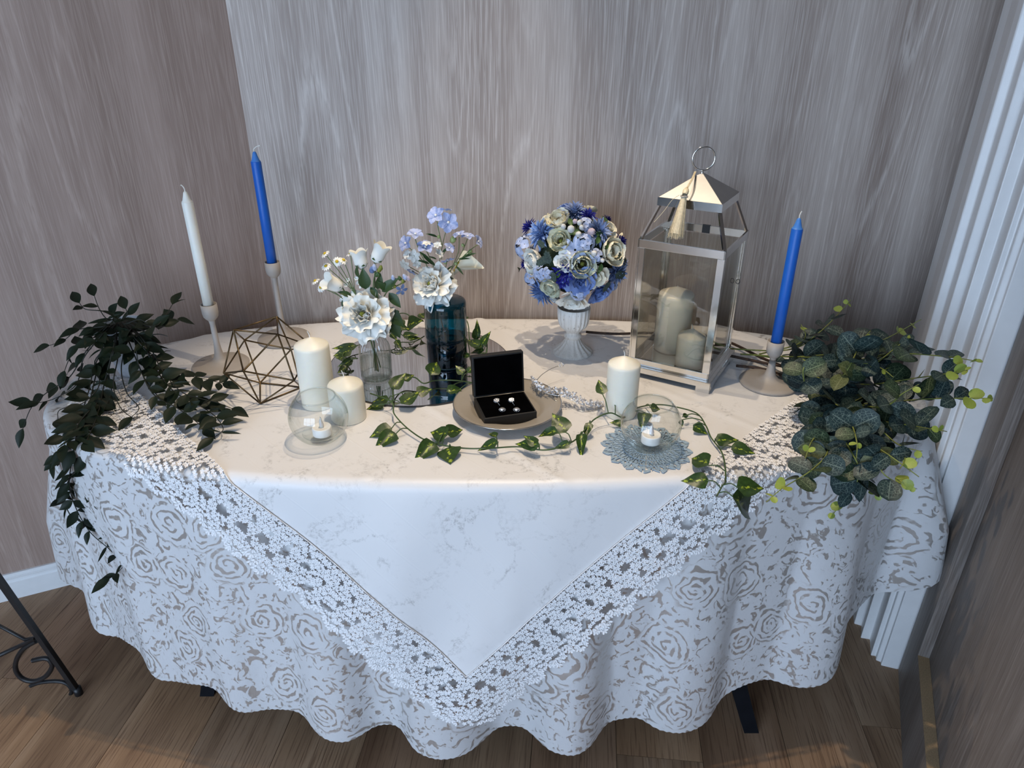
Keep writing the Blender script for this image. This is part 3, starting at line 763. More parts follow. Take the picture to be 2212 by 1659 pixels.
def doily():
    e = empty('doily', T(1396, 968, 0.0004)); tag(e, 'pale blue crocheted doily with pointed edge under the right bowl', 'doily')
    R = 0.089; npt = 16; mb = MB(); rings = 13; seg = 192
    def edge_r(a): 
        t = (a * npt / (2 * PI)) % 1.0; return R * (0.86 + 0.14 * (1 - abs(2 * t - 1)) ** 0.8)
    idx = {}
    for i in range(rings + 1):
        for k in range(seg):
            a = 2 * PI * k / seg; f = 0.08 + 0.92 * i / rings
            r = f * (edge_r(a) if i == rings else R * 0.86 + (edge_r(a) - R * .86) * max(0, (f - .7) / .3))
            idx[i, k] = len(mb.v); mb.v.append((r * math.cos(a), r * math.sin(a), 0.0009 + 0.0009 * math.sin(i * 2.1 + k * .8) * (1 if i < rings else 0)))
    rr = random.Random(4)
    for i in range(rings):
        for k in range(seg):
            if i in (3, 7, 11) and k % 6 in (0, 1): continue
            if i in (2, 5, 8, 10) and k % 3 == 0: continue
            if i in (1, 4, 6, 9) and k % 4 == 2: continue
            if i == 12 and k % 12 not in (0, 1, 2, 3, 5, 6, 7, 8, 9, 11): continue
            mb.f.append((idx[i, k], idx[i + 1, k], idx[i + 1, (k + 1) % seg], idx[i, (k + 1) % seg]))
    o = mb.build('crochet', M['doily'], e, smooth=False)
    m = o.modifiers.new('thick', 'SOLIDIFY'); m.thickness = 0.0012; m.offset = 1
    for rr_ in (0.30, 0.52, 0.74):
        MB().tube([Vector((R * rr_ * math.cos(t), R * rr_ * math.sin(t), 0.002)) for t in np.linspace(0, 2 * PI, 72, endpoint=False)], 0.0011, 5, closed=True).build('ridge', M['doily'], e)
doily()

# ------------------------------------------------------------------ round mirror, plate, jewel box
e = empty('round_mirror', T(908, 786)); tag(e, 'round mirror tray lying under the two vases', 'mirror')
MB().lathe([(1e-4, 0.0036), (0.2155, 0.0036)], 128).build('mirror_glass', M['mirror'], e, smooth=False)
MB().lathe([(1e-4, 0.0), (0.2175, 0.0), (0.2175, 0.0034), (0.2155, 0.0035)], 128).build('mirror_edge', M['mirror_rim'], e, sharp=40)
PC = at(1096, 868, TOP + 0.0225); PC.z = TOP
e = empty('dinner_plate', PC); tag(e, 'greige stoneware plate with silver rim under the jewel box', 'plate')
pp = [(1e-4, 0.004), (0.066, 0.004), (0.071, 0.006), (0.076, 0.0115), (0.082, 0.0135), (0.100, 0.0185), (0.1135, 0.0225)]
MB().lathe(pp + [(0.1145, 0.0218), (0.1, 0.0155), (0.08, 0.009), (0.07, 0.0005), (1e-4, 0.0)], 72).build('dish', M['plate'], e)
MB().tube([Vector((0.1142 * math.cos(t), 0.1142 * math.sin(t), 0.0224)) for t in np.linspace(0, 2 * PI, 96, endpoint=False)], 0.0012, 6, closed=True).build('rim', M['rim_metal'], e)
FL, FR, BL = at(1046, 904, TOP + .028), at(1160, 888, TOP + .028), at(1028, 860, TOP + .028)
ex = (FR - FL).normalized(); ey = Vector((-ex.y, ex.x, 0)); bw = (FR - FL).length; bd = 0.092
BX = Matrix((ex, ey, Vector((0, 0, 1)))).transposed().to_4x4()
e = bpy.data.objects.new('jewel_box', None); COL.objects.link(e); e.matrix_world = Matrix.Translation((FL.x, FL.y, TOP + 0.0045)) @ BX
tag(e, 'open black jewellery box standing on the greige plate', 'box')
MB().box(0, bw, 0, bd, 0, 0.0225).build('box_base', M['box'], e, smooth=False, bevel=0.0012)
MB().box(0.004, bw - .004, 0.004, bd - .006, 0.0226, 0.0246).build('pad', M['velvet'], e, smooth=False)
tilt = math.radians(7); ML = Matrix.Translation((0, bd - 0.002, 0.0235)) @ Matrix.Rotation(-tilt, 4, 'X')
MB().box(0, bw, 0, 0.017, 0, 0.091, ML).build('lid', M['box'], e, smooth=False, bevel=0.0012)
MB().box(0.004, bw - .004, -0.0012, -0.0001, 0.004, 0.087, ML).build('lid_lining', M['velvet'], e, smooth=False)
gem = None
def earring(u, v, u2, v2, label):
    z = TOP + 0.0045 + 0.0247; c = at(u, v, z); d = at(u2, v2, z)
    q = empty('earring', c); tag(q, label, 'earring', 'pair of drop earrings')
    r_ = random.Random(int(u))
    st = MB()
    for k in range(9):
        a = 2 * PI * k / 9; rr = 0.0046
        cc = (rr * math.cos(a), rr * 1.15 * math.sin(a), 0.002) if k else (0, 0, 0.003)
        st.ball(cc, 0.0030 if k else 0.0042, 6, 3)
    for k in range(8):
        a = 2 * PI * k / 8 + .3; st.ball((0.0025 * math.cos(a), 0.0028 * math.sin(a), 0.0042), 0.0017, 6, 3)
    st.build('stone_cluster', M['crystal'], q, smooth=False)
    w = d - c; MB().tube([Vector((0, -0.004, .0015)), w * .5 + Vector((0, 0, .0015))], 0.0011, 5).build('link', M['wire'], q)
    dr = MB().lathe([(1e-4, 0), (.003, .0004), (.0056, .002), (.0048, .0036), (.002, .0046), (1e-4, .0048)], 9)
    dr.v = [(x * 1.0, y * (1.25 if y > 0 else .9), z2) for x, y, z2 in dr.v]
    dr.build('drop_stone', M['crystal'], q, smooth=False, M=Matrix.Translation(w))
    ri = MB()
    for k in range(12):
        a = 2 * PI * k / 12; ri.ball((0.0066 * math.cos(a), 0.0075 * math.sin(a), .0012), 0.0012, 5, 3)
    ri.build('stone_halo', M['crystal'], q, smooth=False, M=Matrix.Translation(w))
earring(1073, 867, 1085, 886, 'left crystal drop earring in the black jewellery box')
earring(1105, 866, 1116, 886, 'right crystal drop earring in the black jewellery box')

# ------------------------------------------------------------------ beaded tiara leaning on the plate rim
def tiara():
    path = [T(1150, 822, .034), T(1168, 838, .030), T(1192, 846, .028), T(1218, 851, .026), T(1244, 862, .020), T(1268, 872, .012), T(1290, 876, .007), T(1301, 872, .004)]
    c = catmull(path, 10); o = c[0].copy(); o.z = TOP
    e = empty('tiara', o); tag(e, 'beaded crystal wire tiara leaning against the plate', 'tiara')
    L = [p - o for p in c]; n = len(L)
    MB().tube([p + Vector((0, -.006, -.004)) for p in L], 0.0009, 6).build('band', M['wire'], e)
    lo = catmull([T(1180, 843, .024), T(1202, 866, .020), T(1222, 872, .006), T(1256, 888, .002), T(1284, 886, .002), T(1301, 877, .004)], 8)
    MB().tube([p - o for p in lo], 0.0007, 5).build('lower_wire', M['wire'], e)
    wl_ = catmull([T(1158, 824, .036), T(1170, 810, .038), T(1190, 797, .040), T(1208, 790, .042)], 6)
    MB().tube([p - o for p in wl_], 0.0008, 5).build('comb_wire', M['wire'], e)
    cc = T(1213, 788.5, .042) - o
    MB().tube([cc + Vector((0.0042 * math.cos(t), 0.002 * math.sin(t), 0.0042 * math.sin(t))) for t in np.linspace(0, 2 * PI, 18, endpoint=False)], 0.0007, 5, closed=True).build('wire_loop', M['wire'], e)
    r_ = random.Random(5); bm_ = MB().ball((0, 0, 0), 1.0, 7, 4).mesh('bead', M['pearl'], True); cm_ = MB().ball((0, 0, 0), 1.0, 6, 3).mesh('bead', M['crystal'], False)
    for i in range(250):
        t = r_.random() ** 0.95; k = min(n - 1, int(t * n)); wd = 0.0125 * math.sin(PI * min(1, max(0, .12 + .80 * t))) ** .7
        p = L[k] + Vector((r_.gauss(0, .4) * wd, r_.gauss(0, .6) * wd, r_.uniform(-.35, .75) * wd + 0.002))
        p.z = max(p.z, 0.003)
        link_mesh('bead', bm_ if r_.random() < .6 else cm_, e, Matrix.Translation(p) @ Matrix.Scale(r_.uniform(.0018, .0034), 4))
tiara()

# ------------------------------------------------------------------ leaves, flowers: shared shapes (unit length along +Y, face +Z)
def leaf_mesh(name, mat, prof, fold=0.12, droop=0.25, curl=0.0, ny=7, wav=0.0):
    P = []
    for i in range(ny + 1):
        t = i / ny; w = np.interp(t, [a for a, _ in prof], [b for _, b in prof]); row = []
        z0 = -droop * t * t
        for k in (-1, -.5, 0, .5, 1):
            row.append((w * k, t + 0.0 * abs(k), z0 + fold * abs(k) * w * 2 + wav * math.sin(9 * t + 3 * k) * w + curl * t * t * t))
        P.append(row)
    return MB().grid(P).mesh(name, mat)
OVAL = [(0, .0), (.08, .10), (.25, .21), (.45, .25), (.65, .20), (.85, .09), (1, .0)]
HEART = [(0, .05), (.02, .20), (.12, .35), (.28, .39), (.5, .31), (.72, .17), (.88, .06), (1, .0)]
ROUND = [(t, .46 * max(0, 1 - (2 * t - 1.02) ** 2) ** .5 if 0 < t < 1 else 0.0) for t in [0, .03, .08, .16, .28, .42, .56, .7, .82, .91, .965, 1]]
EGG = [(0, .0), (.08, .13), (.3, .29), (.55, .33), (.78, .26), (.93, .12), (1, .0)]
SLIM = [(0, .0), (.1, .05), (.3, .09), (.6, .08), (.85, .04), (1, .0)]
LM = {
 'dark': [leaf_mesh('leaf', M['dark_leaf'], OVAL, .14, d, c) for d, c in ((.15, 0), (.35, 0), (-.1, .1))],
 'dark_slim': [leaf_mesh('leaf', M['dark_leaf'], SLIM, .2, .3)],
 'vine': [leaf_mesh('leaf', M['vine_leaf'], HEART, f, d, 0, 8, w) for f, d, w in ((.10, .12, .05), (.2, .25, .08), (.05, .05, .10))],
 'euc': [leaf_mesh('leaf', M['euc_a'], ROUND, .06, .10, 0, 12), leaf_mesh('leaf', M['euc_b'], ROUND, .10, .2, 0, 12), leaf_mesh('leaf', M['euc_a'], EGG, .08, .25), leaf_mesh('leaf', M['euc_c'], EGG, .12, .15), leaf_mesh('leaf', M['euc_a'], ROUND, .10, -.15, 0, 12)],
 'euc_tip': [leaf_mesh('leaf', M['euc_tip'], ROUND, .08, .1, 0, 10)],
 'green': [leaf_mesh('leaf', plain('flower_foliage', (0.03, 0.065, 0.018), 0.5, 0.3, 50), OVAL, .15, .25), leaf_mesh('leaf', bpy.data.materials['flower_foliage'], SLIM, .15, .3)],
}
def put_leaf(parent, me, p, d, n, L, wid=1.0):
    o = parent.location
    return link_mesh('leaf', me, parent, frame(Vector(p) - o, d, n) @ Matrix.Diagonal((L * wid, L, L, 1)))

# ------------------------------------------------------------------ trailing potted plant at the left
def trailing():
    base = T(290, 803)
    e = empty('potted_plant', base); tag(e, 'dark trailing plant in a white pot at the left table end', 'plant')
    pot = MB().lathe([(1e-4, 0), (0.029, 0), (0.031, 0.003), (0.051, 0.108), (0.0535, 0.110), (0.054, 0.122), (0.0505, 0.122), (0.049, 0.108), (1e-4, 0.106)], 40).build('pot', M['pot'], e, sharp=50)
    MB().lathe([(0.0495, 0.112), (0.03, 0.121), (1e-4, 0.126)], 24).build('moss', M['soil'], e)
    r_ = random.Random(11)
    O = base + Vector((0, 0, .120))
    def b(u, v, z): return at(u, v, z)
    paths = [
     [(232, 690, .905), (215, 668, .925), (204, 640, .945)], [(222, 672, .92), (185, 668, .93), (172, 655, .94)], [(262, 690, .90), (275, 680, .92), (272, 668, .93)],
     [(330, 705, .89), (352, 690, .90), (372, 658, .92)], [(340, 706, .88), (366, 690, .885), (382, 690, .88)], [(225, 705, .88), (170, 712, .87), (138, 735, .85), (108, 746, .84)],
     [(215, 715, .87), (172, 745, .84), (150, 775, .81), (140, 800, .79)],
     [(225, 712, .87), (185, 760, .82), (150, 815, .775), (105, 845, .755), (68, 880, .735), (50, 925, .70)],
     [(215, 730, .86), (180, 775, .81), (165, 830, .77), (120, 860, .75), (85, 870, .75)],
     [(235, 725, .85), (205, 790, .80), (190, 850, .765), (170, 905, .748), (150, 930, .745), (140, 960, .735)],
     [(230, 740, .84), (210, 800, .79), (195, 860, .76), (180, 910, .748), (165, 950, .742), (155, 995, .69), (150, 1050, .62), (165, 1100, .56), (195, 1150, .51), (240, 1190, .475), (265, 1222, .45), (238, 1248, .44)],
     [(245, 750, .84), (225, 830, .775), (215, 880, .755), (200, 925, .75), (185, 960, .742), (190, 1005, .68), (200, 1060, .61), (235, 1110, .55)],
     [(250, 745, .84), (235, 800, .79), (240, 850, .76), (215, 900, .75), (190, 930, .745)],
     [(240, 740, .84), (205, 780, .80), (215, 830, .78), (180, 870, .76), (130, 885, .75), (125, 905, .75)],
     [(270, 740, .84), (262, 800, .79), (275, 850, .765), (300, 880, .755), (285, 900, .75)],
     [(290, 735, .85), (300, 790, .80), (320, 830, .775), (345, 860, .765), (360, 880, .755)],
     [(310, 735, .85), (330, 780, .80), (360, 805, .78), (395, 812, .775), (425, 815, .77), (480, 828, .765)],
     [(305, 735, .85), (335, 795, .79), (375, 845, .768), (420, 870, .76), (450, 888, .758), (470, 905, .755), (482, 928, .752), (462, 945, .75)],
     [(318, 740, .84), (350, 800, .785), (390, 845, .77), (430, 860, .77), (470, 870, .765), (500, 882, .76)],
     [(300, 740, .85), (340, 780, .80), (355, 760, .81), (368, 758, .80)], [(320, 720, .87), (345, 722, .865), (362, 726, .86)],
     [(255, 770, .82), (245, 830, .78), (260, 880, .76), (290, 905, .753)],
     [(300, 790, .80), (330, 850, .77), (380, 880, .76), (410, 900, .755), (440, 925, .752)],
     [(210, 870, .76), (170, 915, .75), (160, 960, .74), (125, 985, .68), (118, 1000, .66)],
     [(160, 1020, .66), (140, 1060, .60), (150, 1110, .54), (185, 1130, .52)],
     [(270, 700, .89), (300, 690, .90), (320, 700, .89)], [(250, 700, .89), (240, 690, .90), (225, 700, .89)]]
    nleaf = 0
    order = [17, 18, 16, 22, 10, 7, 11, 23, 24] + [i for i in range(len(paths)) if i not in (17, 18, 16, 22, 10, 7, 11, 23, 24)]
    for pi in order:
        pa = paths[pi]
        P = [b(*q) for q in pa]
        first = P[0]
        if pi not in (23, 24): P = [O + (first - O) * 0.25 + Vector((0, 0, .012))] + P
        C = catmull(P, 6)
        st = MB().tube([p - base for p in C], [0.0016 - 0.0009 * i / len(C) for i in range(len(C))], 5).build('stem', M['dark_stem'], e)
        S = [q for q in resample(C, 0.025 if pi in (10, 11, 23, 24) else 0.031 if pi in order[:7] else 0.038)]
        for i in range(1, len(S)):
            d = (S[i] - S[i - 1]).normalized()
            for sgn in ((-1, 1) if r_.random() < (.8 if pi in order[:4] or pi in (10, 11, 23, 24) else .4) else (r_.choice((-1, 1)),)):
                if nleaf >= 296: break
                side = d.cross(Vector((0, 0, 1))); side = side.normalized() if side.length > .1 else Vector((1, 0, 0))
                ld_ = d * r_.uniform(.3, .9) + side * sgn * r_.uniform(.5, 1.1) + Vector((0, 0, r_.uniform(-.35, .45)))
                toward = (Vector((0, 0, CAM_Z)) - S[i]).normalized()
                n = Vector((r_.uniform(-.7, .7), r_.uniform(-.9, .1), 1)) + toward * .5
                Lf = r_.uniform(.034, .050) * (.8 if S[i].z < .70 else 1) * (0.8 if i == len(S) - 1 else 1)
                me = r_.choice(LM['dark']) if r_.random() < .85 else LM['dark_slim'][0]
                q = S[i].copy()
                if q.z < TOP + .012 and q.z > TOP - .01: q.z = TOP + .012; ld_.z = max(ld_.z, -.05)
                put_leaf(e, me, q, ld_, n, Lf, r_.uniform(.9, 1.25)); nleaf += 1
        d = (C[-1] - C[-3]).normalized()
        if nleaf < 300: put_leaf(e, LM['dark'][0], C[-1], d, Vector((0, -.5, 1)), .044); nleaf += 1
trailing()

# ------------------------------------------------------------------ variegated vines
def vine(name_label, path, leaves, thick=0.0015):
    P = [T(u, v, h) for u, v, h in path]; o = P[0].copy(); o.z = TOP
    e = empty('ivy_vine', o); tag(e, name_label, 'vine', 'variegated leaf garlands')
    C = catmull(P, 8); MB().tube([p - o for p in C], thick, 6).build('stem', M['vine_stem'], e)
    r_ = random.Random(len(path) * 7 + 1)
    for k, (bu, bv, bh, tu, tv, th, w) in enumerate(leaves):
        a, t = T(bu, bv, bh), T(tu, tv, th); d = t - a; L = d.length
        toward = (Vector((0, 0, CAM_Z)) - a).normalized()
        n = toward * .75 + Vector((r_.uniform(-.3, .3), r_.uniform(-.2, .2), .5))
        put_leaf(e, LM['vine'][k % 3], a, d, n, L, w)
        # leaf stalk back to the vine
        q = min(C, key=lambda c: (c - a).length); m_ = (q + a) / 2 + Vector((0, 0, .006))
        MB().tube([p - o for p in catmull([q, m_, a, a + d * .12], 4)], 0.0011, 5).build('stalk', M['vine_stem'], e)
vine('variegated vine sweeping across the front of the table',
 [(800, 850, .03), (846, 868, .03), (852, 895, .02), (886, 930, .012), (930, 955, .010), (1000, 968, .010), (1060, 968, .014), (1120, 965, .012), (1180, 972, .012), (1235, 955, .016), (1262, 930, .02), (1285, 905, .024), (1318, 892, .028), (1345, 902, .012), (1362, 893, .006), (1380, 880, .004), (1420, 874, .008), (1460, 879, .014), (1505, 893, .016), (1525, 920, .014), (1536, 945, .010), (1558, 975, .010), (1566, 1005, .012), (1567, 1040, .012), (1560, 1050, .014), (1548, 1072, .006)],
 [(846, 925, .012, 797, 942, .006, .95), (855, 937, .010, 806, 967, .004, .85), (966, 940, .02, 928, 932, .014, 1.1), (962, 934, .02, 1003, 926, .012, .85), (940, 958, .012, 893, 994, .004, .85), (970, 966, .01, 972, 1001, .004, 1.35),
  (1076, 955, .03, 1027, 972, .006, .6), (1072, 945, .03, 1052, 930, .03, .7), (1165, 962, .028, 1110, 958, .012, .55), (1160, 962, .025, 1130, 938, .035, .8), (1205, 933, .035, 1157, 938, .022, .65), (1222, 934, .03, 1192, 890, .05, .95), (1232, 958, .02, 1195, 968, .012, .7),
  (1258, 937, .025, 1254, 986, .004, .55), (1275, 912, .028, 1262, 948, .008, .6), (1302, 852, .055, 1293, 817, .075, .85), (1328, 873, .035, 1363, 828, .07, .85), (1345, 915, .01, 1316, 912, .012, .8), (1405, 880, .02, 1428, 884, .012, 1.0),
  (1395, 892, .018, 1385, 925, .004, .9), (1470, 908, .018, 1475, 922, .006, 1.0), (1498, 918, .016, 1530, 938, .004, .9), (1475, 900, .02, 1490, 895, .02, .8), (1545, 950, .016, 1598, 950, .018, .75), (1580, 965, .014, 1634, 978, .010, .85), (1530, 1005, .02, 1488, 980, .014, .9), (1530, 1038, .02, 1470, 1038, .016, .85),
  (1592, 1052, .022, 1655, 1052, .016, .95), (1582, 1072, .012, 1643, 1115, -.055, .8)])
vine('variegated vine lying across the front rim of the mirror',
 [(1028, 828, .025), (985, 822, .016), (940, 822, .014), (915, 828, .016), (895, 815, .022), (868, 818, .02), (850, 840, .018), (845, 868, .02), (800, 876, .01)],
 [(846, 840, .02, 878, 802, .045, .8), (872, 822, .02, 895, 806, .03, 1.0), (868, 872, .02, 908, 843, .03, .85), (900, 850, .02, 935, 838, .025, 1.0), (930, 810, .03, 946, 776, .05, 1.0), (1000, 808, .03, 984, 788, .045, 1.0), (1010, 805, .03, 1025, 788, .045, .9), (965, 845, .02, 1003, 838, .022, .8), (840, 862, .015, 802, 868, .006, .7), (830, 873, .01, 790, 883, .004, .75), (985, 850, .02, 1010, 855, .01, .8)])
vine('variegated vine climbing at the right behind the blue bottle',
 [(1030, 790, .02), (1048, 770, .03), (1052, 745, .045), (1045, 735, .05), (1030, 752, .03), (1015, 735, .03), (1012, 705, .035), (1005, 690, .03), (985, 685, .02)],
 [(1032, 728, .05, 1030, 688, .09, .45), (1028, 735, .04, 1030, 697, .075, .6), (1040, 745, .05, 1060, 714, .08, .75), (1035, 748, .04, 1008, 730, .045, .8), (1042, 752, .04, 1020, 742, .035, .8), (1045, 757, .03, 1013, 762, .012, .5), (1015, 770, .03, 983, 764, .03, .5), (1005, 690, .035, 1007, 680, .04, 1.0), (1050, 762, .03, 1030, 780, .02, .6)])
vine('variegated vine lying behind the ribbed vase along the mirror',
 [(915, 694, .025), (895, 690, .035), (878, 678, .045), (862, 678, .045), (850, 690, .04), (846, 715, .03), (800, 735, .02), (760, 752, .014), (740, 768, .012), (755, 785, .012), (745, 800, .012)],
 [(862, 680, .05, 838, 672, .055, .8), (866, 690, .05, 868, 716, .03, .7), (850, 702, .045, 888, 712, .03, .7), (880, 702, .03, 910, 690, .06, .9), (915, 688, .04, 905, 672, .05, 1.0), (845, 720, .03, 858, 735, .02, .8), (870, 725, .02, 905, 722, .025, .6), (880, 733, .015, 912, 728, .015, .5), (770, 748, .02, 715, 752, .016, .45), (760, 757, .016, 718, 768, .008, .75), (762, 780, .016, 728, 790, .01, .7), (750, 792, .014, 728, 806, .006, .9), (855, 735, .02, 868, 755, .008, .6)])

# ------------------------------------------------------------------ eucalyptus spray at the right
def eucalyptus():
    base = T(1800, 860)
    e = empty('eucalyptus_spray', base); tag(e, 'eucalyptus branches with round veined leaves at the right table end', 'foliage')
    paths = [
     [(1560, 752, .745), (1700, 756, .775), (1770, 718, .83), (1838, 648, .89)], [(1600, 765, .745), (1740, 770, .80), (1880, 745, .86), (1990, 690, .93)],
     [(1620, 765, .75), (1780, 785, .81), (1930, 765, .88), (2040, 770, .92), (2108, 780, .94)], [(1700, 800, .76), (1850, 830, .81), (1990, 815, .87), (2090, 800, .93)],
     [(1760, 850, .77), (1850, 872, .80), (2000, 862, .85), (2145, 860, .90)], [(1770, 850, .77), (1860, 900, .79), (1960, 918, .82), (2045, 932, .86)],
     [(1780, 860, .77), (1860, 940, .80), (1930, 990, .81), (1985, 1030, .80)], [(1780, 855, .77), (1880, 965, .80), (1910, 1025, .79), (1970, 1055, .75)],
     [(1770, 860, .77), (1830, 960, .80), (1855, 1030, .76), (1800, 1110, .67)], [(1770, 860, .77), (1790, 960, .79), (1760, 1010, .78), (1690, 1055, .755), (1655, 1085, .735)],
     [(1765, 855, .77), (1770, 920, .80), (1750, 960, .80), (1740, 990, .79)], [(1760, 845, .77), (1740, 830, .82), (1735, 800, .86), (1745, 780, .87)],
     [(1790, 850, .78), (1830, 800, .86), (1860, 740, .90), (1880, 715, .91)], [(1790, 860, .78), (1900, 880, .83), (1950, 850, .88), (1985, 830, .90)],
     [(1790, 870, .78), (1850, 980, .79), (1880, 1050, .74), (1895, 1070, .71)], [(1640, 765, .75), (1720, 745, .79), (1740, 725, .82), (1730, 700, .84)],
     [(1790, 860, .78), (1890, 920, .81), (1940, 960, .80), (1990, 975, .80)], [(1780, 850, .78), (1830, 900, .82), (1850, 950, .83), (1850, 990, .81)],
     [(1690, 770, .77), (1800, 775, .84), (1890, 790, .87), (1930, 815, .87)], [(1780, 840, .79), (1870, 800, .86), (1950, 740, .90), (1975, 735, .92)]]
    r_ = random.Random(21); nl = 0
    for pa in paths:
        P = [at(*q) for q in pa]; C = catmull(P, 8)
        MB().tube([p - base for p in C], [0.0021 - 0.0014 * i / len(C) for i in range(len(C))], 6).build('stem', M['euc_stem'], e)
        S = resample(C, 0.0285); N = len(S)
        for i in range(2, N):
            f = i / max(1, N - 1); d = (S[i] - S[i - 1]).normalized()
            if S[i].y > 1.50 and f < .45: continue
            for sgn in (-1, 1):
                if r_.random() < .12: continue
                side = d.cross(Vector((0, 0, 1))).normalized() if abs(d.z) < .95 else Vector((1, 0, 0))
                up = side.cross(d)
                a = r_.uniform(-.9, .9); sd = side * math.cos(a) * sgn + up * math.sin(a)
                ld_ = sd * 1.0 + d * r_.uniform(.0, .6)
                tow = (Vector((0, 0, CAM_Z)) - S[i]).normalized()
                n = tow * r_.uniform(.2, 1.0) + Vector((r_.uniform(-.8, .8), r_.uniform(-.8, .8), r_.uniform(.2, 1)))
                tipw = max(0, (f - .80) / .20)
                Lf = (r_.uniform(.040, .056)) * (1 - .68 * tipw)
                q = S[i].copy()
                if q.z < TOP + .012 and q.y > 1.12: q.z = TOP + .012
                if q.x + ld_.normalized().x * Lf > 0.955 and q.y > 1.0: Lf *= .5
                if tipw > .55: me = LM['euc_tip'][0]; Lf *= .8
                else: me = r_.choices(LM['euc'], (5, 3, 3, 1, 2))[0]
                put_leaf(e, me, q, ld_, n, Lf); nl += 1
    for pa in ([(1266, 717, .008), (1330, 722, .010), (1420, 735, .012), (1560, 752, .012), (1650, 775, .014), (1720, 805, .03), (1780, 850, .04)], [(1560, 765, .010), (1640, 782, .016), (1720, 800, .028), (1790, 845, .05)], [(1590, 790, .008), (1660, 800, .008), (1730, 830, .02)]):
        # the woody stems pass behind the lantern
        P = [T(u, v, h) for u, v, h in pa]
        if len(pa) > 4: P[2].y = max(P[2].y, 1.71); P[1].y = max(P[1].y, 1.71); P[3].y = max(P[3].y, 1.68)
        C = catmull(P, 8); MB().tube([p - base for p in C], 0.0034, 7).build('twig', M['twig'], e)
eucalyptus()

# ------------------------------------------------------------------ flowers
PW_ROUND = [(0, .35), (.25, .75), (.55, 1.0), (.8, .92), (.93, .62), (1, .30)]
PW_POINT = [(0, .3), (.3, .8), (.55, 1.0), (.8, .65), (1, .03)]
PW_FAN = [(0, .12), (.4, .4), (.75, .8), (1, 1.0)]
def petal(mb, a, r0, z0, L, W, el0, el1, cup=.3, prof=PW_ROUND, nt=5, ns=4, ruf=0.0, rag=0.0, ph=0.0, twist=0.0, rnd=random):
    P = []; x, z = r0, z0; ca, sa = math.cos(a), math.sin(a)
    for i in range(nt + 1):
        t = i / nt; el = el0 + (el1 - el0) * t
        if i: x += L / nt * math.cos(el); z += L / nt * math.sin(el)
        w = W * np.interp(t, [p for p, _ in prof], [q for _, q in prof]); row = []
        for k in range(ns + 1):
            s = -1 + 2 * k / ns; c = cup * s * s * w
            rr = ruf * t * t * math.sin(ph + 7 * s + 3 * a) * W
            ex = rag * (rnd.random() - .3) * L if i == nt else 0
            X = x - math.sin(el) * (c + rr) + ex * math.cos(el); Z = z + math.cos(el) * (c + rr) + ex * math.sin(el); Y = s * w + twist * t * W
            row.append((X * ca - Y * sa, X * sa + Y * ca, Z))
        P.append(row)
    mb.grid(P)
D2R = math.radians
def petal_mat(name, col, tip=None, trans=0.15, var=.1):
    m = NT(name); m.set(rough=0.6, spec=0.25)
    f = m.noise(m.coord('Object'), 2.2, 3, .6); tip = tip or tuple(min(1, c * (1 + var)) for c in col)
    m.color(m.ramp(f, [(.35, tuple(c * (1 - var) for c in col)), (.65, tip)])); return m.m
FM = {k: petal_mat('petal_' + k, *v) for k, v in {
 'cream': ((0.78, 0.72, 0.50), (0.86, 0.83, 0.70)), 'white': ((0.84, 0.83, 0.75), (0.90, 0.90, 0.86)), 'sky': ((0.19, 0.31, 0.62), (0.33, 0.46, 0.76)),
 'dusty': ((0.17, 0.235, 0.45), (0.30, 0.37, 0.55)), 'pale': ((0.36, 0.44, 0.66), (0.55, 0.61, 0.80)), 'navy': ((0.010, 0.012, 0.16), (0.025, 0.028, 0.30)), 'greenwhite': ((0.66, 0.68, 0.48), (0.80, 0.80, 0.66)),
 'bluerose': ((0.12, 0.19, 0.44), (0.23, 0.32, 0.62)), 'delphinium': ((0.26, 0.34, 0.62), (0.48, 0.54, 0.78)), 'tweedia': ((0.10, 0.16, 0.33), (0.20, 0.27, 0.45)), 'ivory': ((0.70, 0.66, 0.50), (0.78, 0.76, 0.66)), 'bud': ((0.55, 0.57, 0.58), (0.68, 0.68, 0.66)), 'pink': ((0.50, 0.40, 0.45), (0.6, 0.5, 0.55))}.items()}
M['stamen'] = plain('dark_stamen', (0.10, 0.06, 0.02), 0.6, 0.5, 3); M['yellow'] = plain('yellow_centre', (0.55, 0.38, 0.02), 0.7, 0.2, 3); M['lime'] = plain('lime_centre', (0.20, 0.22, 0.03), 0.6, 0.2, 3)
M['grey_leaf'] = plain('dusty_leaf', (0.035, 0.06, 0.05), 0.7, 0.3, 4); M['leafgreen'] = plain('bright_leaf', (0.04, 0.09, 0.02), 0.5, 0.3, 4)
FL_ = {}
def fl_rose(mat, seed, n=17):
    r_ = random.Random(seed); mb = MB()
    for k in range(n):
        t = k / (n - 1); a = k * 2.4
        petal(mb, a, 0.03 + .20 * t, .02 - .1 * t, .45 + .42 * t, .20 + .34 * t, D2R(86 - 40 * t), D2R(102 - 105 * t), .45 - .2 * t, PW_ROUND, 5, 5, .08 * t, 0, r_.random() * 6, rnd=r_)
    return mb.mesh('rose', FM[mat])
def fl_carn(mat, seed, n=64, pw=.10):
    r_ = random.Random(seed); mb = MB()
    for k in range(n):
        t = ((k + .5) / n) ** .7; a = k * 2.39996; el = D2R(88 - 92 * t)
        petal(mb, a, .04, .0, .78 + .2 * r_.random(), pw * (1 + .3 * r_.random()), el + D2R(10), el - D2R(20), .8, PW_POINT, 4, 2, 0, .12, 0, r_.uniform(-.8, .8), rnd=r_)
    return mb.mesh('carnation', FM[mat])
